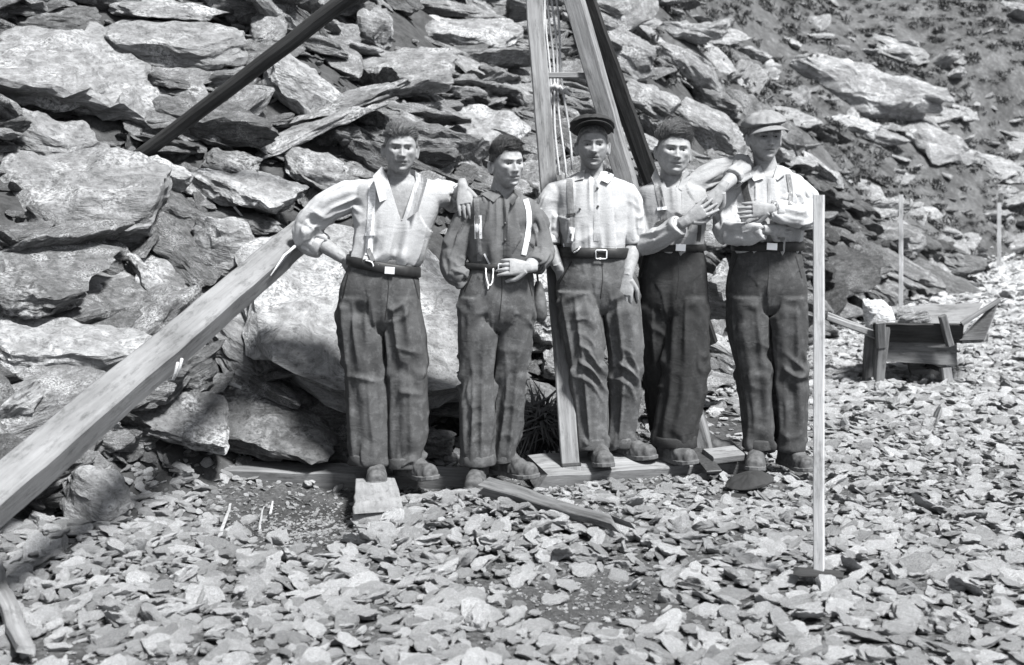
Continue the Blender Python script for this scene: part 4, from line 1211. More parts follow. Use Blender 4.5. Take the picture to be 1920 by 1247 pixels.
def flat_cap(parent, mat, mt, size=1.0, lean=0.0, droop=.02, name='cap'):
    """soft flat cap; local frame: rim level z = 0, peak towards -Y"""
    D, F = ico(5)
    x, y, z = D.T
    V = np.stack([x * .108 * size, y * .132 * size, np.where(z > 0, z * .062, z * .030) * size], 1)
    V[:, 2] += size * (.016 * smooth(.06, -.12, -V[:, 1]) * 0 - .025 * smooth(.0, -.13, V[:, 1]) * smooth(-.2, .6, z) + droop * x * lean * 4)
    low = smooth(.1, -.9, z); V[:, 0] *= 1 - .22 * low; V[:, 1] *= 1 - .22 * low
    a = np.arctan2(y, x)
    V += D * (.0035 * crease(noise(np.stack([np.cos(a) * 4, np.sin(a) * 4, z * 2], 1), 8)) * smooth(-.3, .3, z))[:, None]
    V += D * (.004 * noise(V * 30, 9))[:, None]
    def tr(V): return np.asarray(V) @ np.array(mt.to_3x3()).T + np.array(mt.translation)
    o = link(name, new_mesh(name, tr(V), F, None, True), M[mat], parent)
    W, G_ = [], []
    nu, nv = 20, 5
    for lay in (0, 1):
        for i in range(nu + 1):
            t = -1 + 2 * i / nu; a = t * 1.08
            for j in range(nv + 1):
                f = j / nv; r0 = .092; ext = .058 * math.cos(a * 1.25) ** .7 if abs(a * 1.25) < 1.55 else 0
                rr = r0 + f * ext
                W.append((math.sin(a) * (rr * .98) * size, -math.cos(a) * (rr * 1.13) * size, (-.014 - .026 * f - .020 * t * t + .005 * lay) * size))
    L = (nu + 1) * (nv + 1)
    for i in range(nu):
        for j in range(nv):
            q = (i * (nv + 1) + j, i * (nv + 1) + j + 1, (i + 1) * (nv + 1) + j + 1, (i + 1) * (nv + 1) + j)
            G_ += [q, tuple(L + t for t in q[::-1])]
    for i in range(nu):
        j = nv; q = (i * (nv + 1) + j, (i + 1) * (nv + 1) + j); G_.append((q[0], L + q[0], L + q[1], q[1]))
    link('peak', new_mesh('peak', tr(W), G_, None, True), M[mat], o)
    bt, bf = ico(2)
    link('button', new_mesh('button', tr(bt * np.array([.008, .008, .004]) * size + np.array([0, .005, .060]) * size), bf, None, True), M[mat], o)
    return o

class Person:
    def __init__(s, d):
        s.d = d; s.Y = d['Y']
        s.root = empty('person', P(d['waist'][0][0], d['waist'][0][1], s.Y) * 1.0)
        s.root.location.z = 0.0
        tag(s.root, d['label'], 'person')
        s.build()
    def p(s, j): return P(j[0], j[1], s.Y + (j[2] if len(j) > 2 else 0))
    def rows(s, rr, shrink=0.0, e=2.4, n=28):
        """horizontal sections given as (centre px, row px, half width px, half depth m, depth offset)"""
        A = []
        for r in rr:
            c = s.p((r[0], r[1], r[4] if len(r) > 4 else 0)); hw = r[2] * (s.Y / FPX)
            A.append([c.x, c.y, c.z, max(hw - shrink, .02), max(r[3] - shrink, .02)])
        A = catmull(A, 4)
        return loft([ellipse_ring(a[:3], (a[3], 0, 0), (0, a[4], 0), n, e) for a in A])
    def axis(s, rr): return [s.p((r[0], r[1], r[4] if len(r) > 4 else 0)) for r in rr]
    def build(s):
        d, seed = s.d, s.d['seed']
        k = s.Y / FPX
        # ---------------- head frame
        h = d['head']; chin, crown = h['chin'], h['crown']
        cz = (chin + crown) / 2; scale = (chin - crown) * k / .232
        hc = P(h['x'], cz, s.Y + h.get('dy', -.03))
        mt = Matrix.Translation(hc) @ Matrix.Rotation(R(h.get('yaw', 0)), 4, 'Z') @ Matrix.Rotation(R(h.get('roll', 0)), 4, 'Y') @ Matrix.Rotation(R(h.get('pitch', 0)), 4, 'X') @ Matrix.Scale(scale, 4)
        s.mt = mt
        R3, T3 = np.array(mt.to_3x3()), np.array(mt.translation)
        tr = lambda V: np.asarray(V) @ R3.T + T3
        # ---------------- body
        parts = [(tr(v), f) for v, f in head_shape(h)]
        nb = s.p(d['neck']); nt = Vector(tr([[0, .022, -.055]])[0])
        parts.append(limb([(nb + Vector((0, .01, -.05)), .075), (nb, .060), (nb.lerp(nt, .5) + Vector((0, .010, 0)), .054), (nt + Vector((0, .006, 0)), .052)], 20, 4))
        parts.append(s.rows(d['shirt'], .018))
        hands = []
        for arm in d['arms']:
            J = [s.p(j) for j in arm['bone']]
            rr = (.048, .043, .040, .036, .027) if len(J) == 5 else np.linspace(.048, .027, len(J))
            rr = [.047, .040, .026] if len(J) == 3 else rr
            pts = [(J[0], .042), (J[0].lerp(J[1], .5), .041), (J[1], .037), (J[1].lerp(J[2], .3), .041), (J[1].lerp(J[2], .7), .032), (J[2], .026)]
            parts.append(limb(pts, 16, 3))
            if 'hand' in arm:
                hd = arm['hand']
                hands.append(hand_shape(J[2], hd['f'], hd['n'], hd['thumb'], hd['curl'], hd.get('spread', .06), hd.get('size', .96), hd.get('tcurl', .5)))
        V, F = merge(parts)
        V, F, _ = remesh(V, F, .0039, 1)
        V, F = merge([(V, F)] + hands)
        L = (V - T3) @ np.linalg.inv(R3).T
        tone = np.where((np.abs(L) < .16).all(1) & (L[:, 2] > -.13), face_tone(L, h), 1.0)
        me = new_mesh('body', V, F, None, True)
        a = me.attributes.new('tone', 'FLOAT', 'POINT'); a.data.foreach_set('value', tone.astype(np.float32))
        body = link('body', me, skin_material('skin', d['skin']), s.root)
        for sx in (-1, 1):                                         # eyes
            c = np.array([sx * .031, -.0715, .0008]); E, EF = ico(3)
            link('eye', new_mesh('eye', tr(E * np.array([.0105, .0105, .0034]) + c), EF, None, True), M['eye'], body)
            link('iris', new_mesh('iris', tr(E * np.array([.0046, .003, .0032]) + c + np.array([.0005, -.0090, .0003])), EF, None, True), M['iris'], body)
        # ---------------- hair and cap
        hp = d['hair']; W, HF = hair_shape(hp, seed)
        hparts = [(W, HF)] + (strands(W, hp, seed, hp.get('locks', 0)) if hp.get('locks') else [])
        W, HF = merge(hparts)
        link('hair', new_mesh('hair', tr(W), HF, None, True), M[hp['mat']], s.root)
        if 'cap' in d:
            c = d['cap']
            cm = mt @ Matrix.Translation(c['at']) @ Matrix.Rotation(R(c.get('tilt', 0)), 4, 'X') @ Matrix.Rotation(R(c.get('lean', 0)), 4, 'Y')
            o = flat_cap(s.root, c['mat'], cm, c.get('size', 1))
        # ---------------- shirt
        parts = [s.rows(d['shirt'])]
        axes = [(s.axis(d['shirt']), 'torso', .022, ((1.0, .3),))]
        for arm in d['arms']:
            sl = [(s.p((j[0], j[1] + (10 if q == 0 and not arm.get('raised') else 0), j[2])), j[3] * (.9 if q == 0 else .95 if q == 1 else 1)) for q, j in enumerate(arm['sleeve'])]
            nk = s.p(d['neck']); inner = sl[0][0].lerp(nk + Vector((0, 0, -.10)), .40)
            parts.append(limb([(inner, sl[0][1] * .95)] + sl, 18, 4))
            axes.append(([q for q, _ in sl], 'limb', arm.get('amp', .0125) * 1.45, ((.55, .22), (.95, .2))))
        V, F = merge(parts)
        V, F, N = remesh(V, F, .0056, 8)
        V = folds(V, N, axes, seed + 20)
        if 'open' in d:
            px, py = project(V[:, 0], V[:, 1], V[:, 2]); poly = d['open']
            ins = np.ones(len(V), bool)
            for (x0, y0), (x1, y1) in zip(poly, poly[1:] + poly[:1]): ins &= ((x1 - x0) * (py - y0) - (y1 - y0) * (px - x0)) >= 0
            ins &= V[:, 1] < s.Y
            F = [f for f in F if not all(ins[i] for i in f)]
            A2 = np.stack([px, py], 1)[ins]; best = np.full(len(A2), 1e9); tgt = A2.copy()
            for (x0, y0), (x1, y1) in zip(poly, poly[1:] + poly[:1]):
                e = np.array([x1 - x0, y1 - y0], float); t = np.clip(((A2 - [x0, y0]) @ e) / (e @ e), 0, 1); c = np.array([x0, y0]) + t[:, None] * e
                dd = np.linalg.norm(A2 - c, axis=1); m = dd < best; best = np.where(m, dd, best); tgt = np.where(m[:, None], c, tgt)
            Yi = V[ins, 1]; V[ins, 0] = (tgt[:, 0] - CX) / FPX * Yi; V[ins, 2] = HC + (HY - tgt[:, 1]) / FPX * Yi
        shirt = link('shirt', new_mesh('shirt', V, F, None, True), M[d['shirt_mat']], s.root)
        s.bshirt = BVHTree.FromPolygons([tuple(v) for v in V], F)
        for arm in d['arms']:                                      # cuffs
            sl = arm['sleeve']; a, b = s.p(sl[-2]), s.p(sl[-1]); ax_ = (b - a).normalized(); r = sl[-1][3]
            w = arm.get('cuff', .035)
            rings = [(b - ax_ * w, r * 1.05), (b - ax_ * w * .5, r * 1.13), (b + ax_ * .004, r * 1.10), (b + ax_ * .006, r * .85)]
            Vc, Fc = limb(rings, 20, 3); Vc = Vc + np.stack([noise(Vc * 40, 3), noise(Vc * 40 + 9, 4), noise(Vc * 40 + 33, 5)], 1) * .004
            link('cuff', new_mesh('cuff', Vc, Fc, None, True), M[d['shirt_mat']], shirt)
        # ---------------- trousers
        wr = d['waist']; l = wr[-1]
        wr = list(wr[:-1]) + [(l[0], l[1], l[2], l[3] * .9)]; l = wr[-1]
        parts = [s.rows(list(wr) + [(l[0], l[1] + 14, l[2] * .82, l[3] * .85), (l[0], l[1] + 26, l[2] * .5, l[3] * .6)])]; axes = [(s.axis(d['waist']), 'torso', .006, ((1.0, .4),))]
        for leg in d['legs']:
            leg = [(r[0], r[1], r[2], max(r[3], (.122, .113)[q]) if q < 2 else r[3]) + tuple(r[4:]) for q, r in enumerate(leg)]
            parts.append(s.rows(leg, e=2.2)); axes.append((s.axis(leg), 'limb', d.get('leg_amp', .015) * 1.6, ((.02, .14), (.50, .12), (.97, .08))))
        V, F = merge(parts); V, F, N = remesh(V, F, .0056, 9)
        V = folds(V, N, axes, seed + 50)
        trousers = link('trousers', new_mesh('trousers', V, F, None, True), M[d['trouser_mat']], s.root)
        s.btr = BVHTree.FromPolygons([tuple(v) for v in V], F)
        for leg in d['legs']:                                      # turned hems
            r = leg[-1]; c = s.p((r[0], r[1], r[4] if len(r) > 4 else 0)); hw = r[2] * k; hd = r[3]
            prof = [(.045, 1.0), (.036, 1.035), (.018, 1.05), (.0, 1.055), (-.005, 1.02), (-.003, .9)]
            rings = [ellipse_ring(c + Vector((0, 0, dz)), (hw * g + .003, 0, 0), (0, hd * g + .003, 0), 32, 2.2) for dz, g in prof]
            rings = np.array(rings); q = rings.reshape(-1, 3) * 22
            rings = rings + (np.stack([noise(q, 6), noise(q + 20, 7), .6 * noise(q + 40, 8)], 1) * .006).reshape(rings.shape)
            Vh, Fh = loft(rings); link('turned_hem', new_mesh('turned_hem', Vh, Fh, None, True), M[d['trouser_mat']], trousers)
        # fly seam and side seams
        s.strip('seam', d['fly'], .004, M['leather_dark'], trousers, lift=.0015, target=[s.btr])
        for q in d.get('pockets', ()): s.strip('pocket_seam', q, .005, M['leather_dark'], trousers, lift=.0015, target=[s.btr])
        # ---------------- belt
        (xa, ya, xb, yb) = d['belt']; s.belt(xa, ya, xb, yb, d.get('belt_w', .042), trousers)
        # ---------------- collar, placket, braces
        s.collar(shirt)
        for q4 in d.get('flaps', ()): s.flap(q4, shirt)
        if 'placket' in d:
            s.strip('placket', d['placket'], 0.026, M[d['shirt_mat']], shirt, lift=.002, target=[s.bshirt])
            for b in d.get('buttons', ()):
                q = s.cast(*b)
                if q is not None:
                    E, EF = ico(2); link('button', new_mesh('button', E * np.array([.0065, .003, .0065]) + np.array(q) + np.array([0, -.006, 0]), EF, None, True), M['button'], shirt)
        for (path, w, mat) in d['braces']:
            s.strip('brace', path, w, M[mat], s.root, lift=.004, target=[s.bshirt, s.btr])
        for (path, w, mat) in d.get('clips', ()):
            s.strip('brace_clip', path, w, M[mat], s.root, lift=.008, target=[s.bshirt, s.btr])
        for ch in d.get('chains', ()):
            pts = []
            for x, y in ch:
                q = s.cast(x, y); pts.append(q + Vector((0, -.012, 0)) if q is not None else P(x, y, s.Y - .14))
            pts = [Vector(v) for v in catmull([list(p) for p in pts], 5)]
            rad = [.0042 if i % 2 else .0026 for i in range(len(pts))]
            wire('watch_chain', 'chain', s.root, pts, rad, 6)
        # ---------------- boots
        for (ax_, ay, yaw, sole_py) in d['feet']:
            Yf = s.Y + (0 if not isinstance(ay, tuple) else ay[1]); ayy = ay if not isinstance(ay, tuple) else ay[0]
            a = P(ax_, ayy, Yf); z0 = HC + (HY - sole_py) / FPX * (Yf - .06 * math.cos(R(yaw)))
            boot('boot', (a.x, a.y + .01), R(yaw), z0, s.root, d.get('boot_mat', 'leather'), h=max(.14, a.z - z0 + .03))
    def cast(s, px, py, target=None):
        o = Vector((0, 0, HC)); dv = (P(px, py, 1.0) - o).normalized(); best = None
        for b in (target or [s.bshirt, s.btr]):
            h = b.ray_cast(o, dv)
            if h[0] is not None and (best is None or h[3] < best[1]): best = (h[0], h[3], h[1])
        return None if best is None else best[0]
    def strip(s, name, path, width, mat, parent, lift=.006, target=None, thick=.0022):
        A = catmull(path, 8) if len(path) > 2 else np.array([np.array(path[0]) + (np.array(path[1]) - np.array(path[0])) * t for t in np.linspace(0, 1, 14)])
        k = s.Y / FPX; rowsL = []
        for i, (x, y) in enumerate(A):
            t = A[min(i + 1, len(A) - 1)] - A[max(i - 1, 0)]; nrm = np.array([-t[1], t[0]]) / (np.linalg.norm(t) + 1e-9)
            row = []
            for g in (-1, -.33, .33, 1):
                q = s.cast(x + nrm[0] * g * width / 2 / k, y + nrm[1] * g * width / 2 / k, target); row.append(q)
            if all(q is not None for q in row): rowsL.append(row)
        if len(rowsL) < 3: return None
        Q = np.array([[list(q) for q in r] for r in rowsL])
        dep = Q[:, :, 1]; sm = dep.copy()
        for _ in range(2):
            sm[1:-1] = (sm[:-2] + sm[1:-1] * 2 + sm[2:]) / 4
            sm = np.minimum(sm, dep + .001)
        f = (sm - lift) / Q[:, :, 1]
        cam0 = np.array([0, 0, HC]); T = cam0 + (Q - cam0) * f[:, :, None]
        B = T.copy(); B[:, :, 1] += thick + lift * .6
        n = len(T); V = np.concatenate([T.reshape(-1, 3), B.reshape(-1, 3)]); F = []; o = n * 4
        for i in range(n - 1):
            for j in range(3):
                a = i * 4 + j; F += [(a, a + 1, a + 5, a + 4), (o + a, o + a + 4, o + a + 5, o + a + 1)]
            a = i * 4; F += [(a, a + 4, o + a + 4, o + a), (a + 3, o + a + 3, o + a + 7, a + 7)]
        F += [(0, o, o + 1, 1), (1, o + 1, o + 2, 2), (2, o + 2, o + 3, 3)]
        e = (n - 1) * 4; F += [(e, e + 1, o + e + 1, o + e), (e + 1, e + 2, o + e + 2, o + e + 1), (e + 2, e + 3, o + e + 3, o + e + 2)]
        return link(name, new_mesh(name, V, F, V, False), mat, parent)
    def belt(s, xa, ya, xb, yb, w, trousers):
        A, B = s.p((xa, ya)), s.p((xb, yb)); c = (A + B) / 2; sl = (B.z - A.z) / (B.x - A.x)
        n = 72; rad = np.zeros((2, n))
        for r, dz in enumerate((-w * .45, w * .45)):
            for i in range(n):
                a = 6.28319 * i / n; dv = Vector((math.cos(a), math.sin(a), 0)); zz = c.z + dz + sl * math.cos(a) * (B.x - A.x) / 2
                o = Vector((c.x, c.y, zz)) + dv * .5; best = .1
                for b in (s.btr,) if r == 0 else (s.btr, s.bshirt):
                    h = b.ray_cast(o, -dv, .5)
                    if h[0] is not None: best = max(best, min(.5 - h[3], .2))
                rad[r, i] = best
        rad = np.maximum(rad[0], np.minimum(rad[1], rad[0] + .012))
        for _ in range(6): rad = np.maximum((np.roll(rad, 1) + rad * 2 + np.roll(rad, -1)) / 4, rad * .985)
        rings = []
        for off, dz in ((.004, -w / 2), (.010, -w / 2 + .004), (.010, w / 2 - .004), (.004, w / 2), (-.01, w / 2), (-.01, -w / 2)):
            ring = []
            for i in range(n):
                a = 6.28319 * i / n; rr = rad[i] + off; x = math.cos(a) * rr
                ring.append((c.x + x, c.y + math.sin(a) * rr, c.z + dz + sl * x))
            rings.append(ring)
        V = np.array(rings).reshape(-1, 3); F = []
        for i in range(6):
            for k in range(n): F.append((i * n + k, i * n + (k + 1) % n, ((i + 1) % 6) * n + (k + 1) % n, ((i + 1) % 6) * n + k))
        o = link('belt', new_mesh('belt', V, F, V, True), M['leather_dark'], s.root)
        bt = BVHTree.FromPolygons([tuple(v) for v in V], F)
        bx, by, bw, bh, frame = s.d['buckle']; q = s.cast(bx, by, [bt])
        if q is not None:
            W_, H_ = bw * s.Y / FPX / 2, bh * s.Y / FPX / 2; q = q + Vector((0, -.006, 0))
            if frame:
                ring = [q + Vector((x * W_, -.003, z * H_)) for x, z in ((-1, -.8), (-.8, -1), (.8, -1), (1, -.8), (1, .8), (.8, 1), (-.8, 1), (-1, .8), (-1, -.8))]
                wire('buckle', 'metal', o, ring, .0035, 6)
            else:
                Vb, Fb, L = bar(q + Vector((-W_, 0, .001)), q + Vector((W_, 0, -.002)), .006, H_ * 2, (0, 0, 1), 2, 0, .0015, 3); link('buckle', new_mesh('buckle', Vb, Fb, L), M['metal'], o)
        return o
    def flap(s, q4, shirt, m=7):
        q4 = np.array(q4, float); pts = []
        for i in range(m):
            for j in range(m):
                u, v = i / (m - 1), j / (m - 1)
                pts.append((q4[0] * (1 - u) + q4[1] * u) * (1 - v) + (q4[3] * (1 - u) + q4[2] * u) * v)
        hits = [s.cast(x, y, [s.bshirt]) for x, y in pts]
        dep = np.array([h.y if h is not None else np.nan for h in hits])
        if np.isfinite(dep).sum() < m * m * .3: return
        dep = np.where(np.isfinite(dep), dep, np.nanmean(dep)); A = np.array(pts)
        X = np.stack([np.ones(len(A)), A[:, 0], A[:, 1]], 1); co = np.linalg.lstsq(X, dep, rcond=None)[0]; pl = X @ co
        dd = np.minimum(dep, pl) * .5 + pl * .5; dd = dd - max(0, (dd - dep).max()) * .35 - .005
        top = np.array([list(P(x, y, q)) for (x, y), q in zip(pts, dd)]); bot = top + np.array([0, .004, 0])
        V = np.concatenate([top, bot]); F = []; o = m * m
        for i in range(m - 1):
            for j in range(m - 1):
                a = i * m + j; F += [(a, a + m, a + m + 1, a + 1), (o + a, o + a + 1, o + a + m + 1, o + a + m)]
        for k in range(m - 1):
            for a, b in ((k, k + 1), ((m - 1) * m + k + 1, (m - 1) * m + k), ((k + 1) * m, k * m), (k * m + m - 1, (k + 1) * m + m - 1)): F.append((a, b, o + b, o + a))
        return link('collar_flap', new_mesh('collar_flap', V, F), M[s.d['shirt_mat']], shirt)
    def collar(s, shirt):
        d = s.d; nb = s.p(d['neck']); cl = d['collar']; r = cl.get('r', .068)
        n = 40; rows = [[], [], [], []]
        gap = cl.get('gap', .35); pt_ = cl.get('point', .045); drop = cl.get('drop', .030); rise = cl.get('rise', .035)
        for i in range(n + 1):
            t = -1 + 2 * i / n; a = t * (math.pi - gap)           # 0 = nape
            dx, dy = math.sin(a), math.cos(a); fr = smooth(.72, 1.0, abs(t)); fr = float(fr)
            tip = float(smooth(.86, 1.0, abs(t))) 
            c = nb + Vector((0, .012, 0))
            sag = .030 * float(smooth(.2, 1, abs(t)))              # lower in front
            rows[0].append(c + Vector((dx * r, dy * r * .95, -.012 - sag)))
            rows[1].append(c + Vector((dx * (r + .004), dy * (r + .004) * .95, rise - sag)))
            rows[2].append(c + Vector((dx * (r + .014), dy * (r + .012), rise - .006 - sag)))
            rr = r + .028 + .012 * fr
            out = -drop - pt_ * tip * .9
            sx = (1 if t > 0 else -1)
            rows[3].append(c + Vector((dx * rr + sx * .022 * tip * cl.get('splay', 1), dy * rr - .010 * fr, rise + out - sag)))
        V = np.array([[list(p) for p in r_] for r_ in rows]).reshape(-1, 3); m = n + 1; F = []
        V = V + np.stack([noise(V * 30, 3), noise(V * 30 + 7, 4), noise(V * 30 + 21, 5)], 1) * .003
        for i in range(3):
            for k in range(n): F.append((i * m + k, i * m + k + 1, (i + 1) * m + k + 1, (i + 1) * m + k))
        o = link('collar', new_mesh('collar', V, F, None, True), M[d['shirt_mat']], shirt)
        md = o.modifiers.new('thickness', 'SOLIDIFY'); md.thickness = .003
        return o

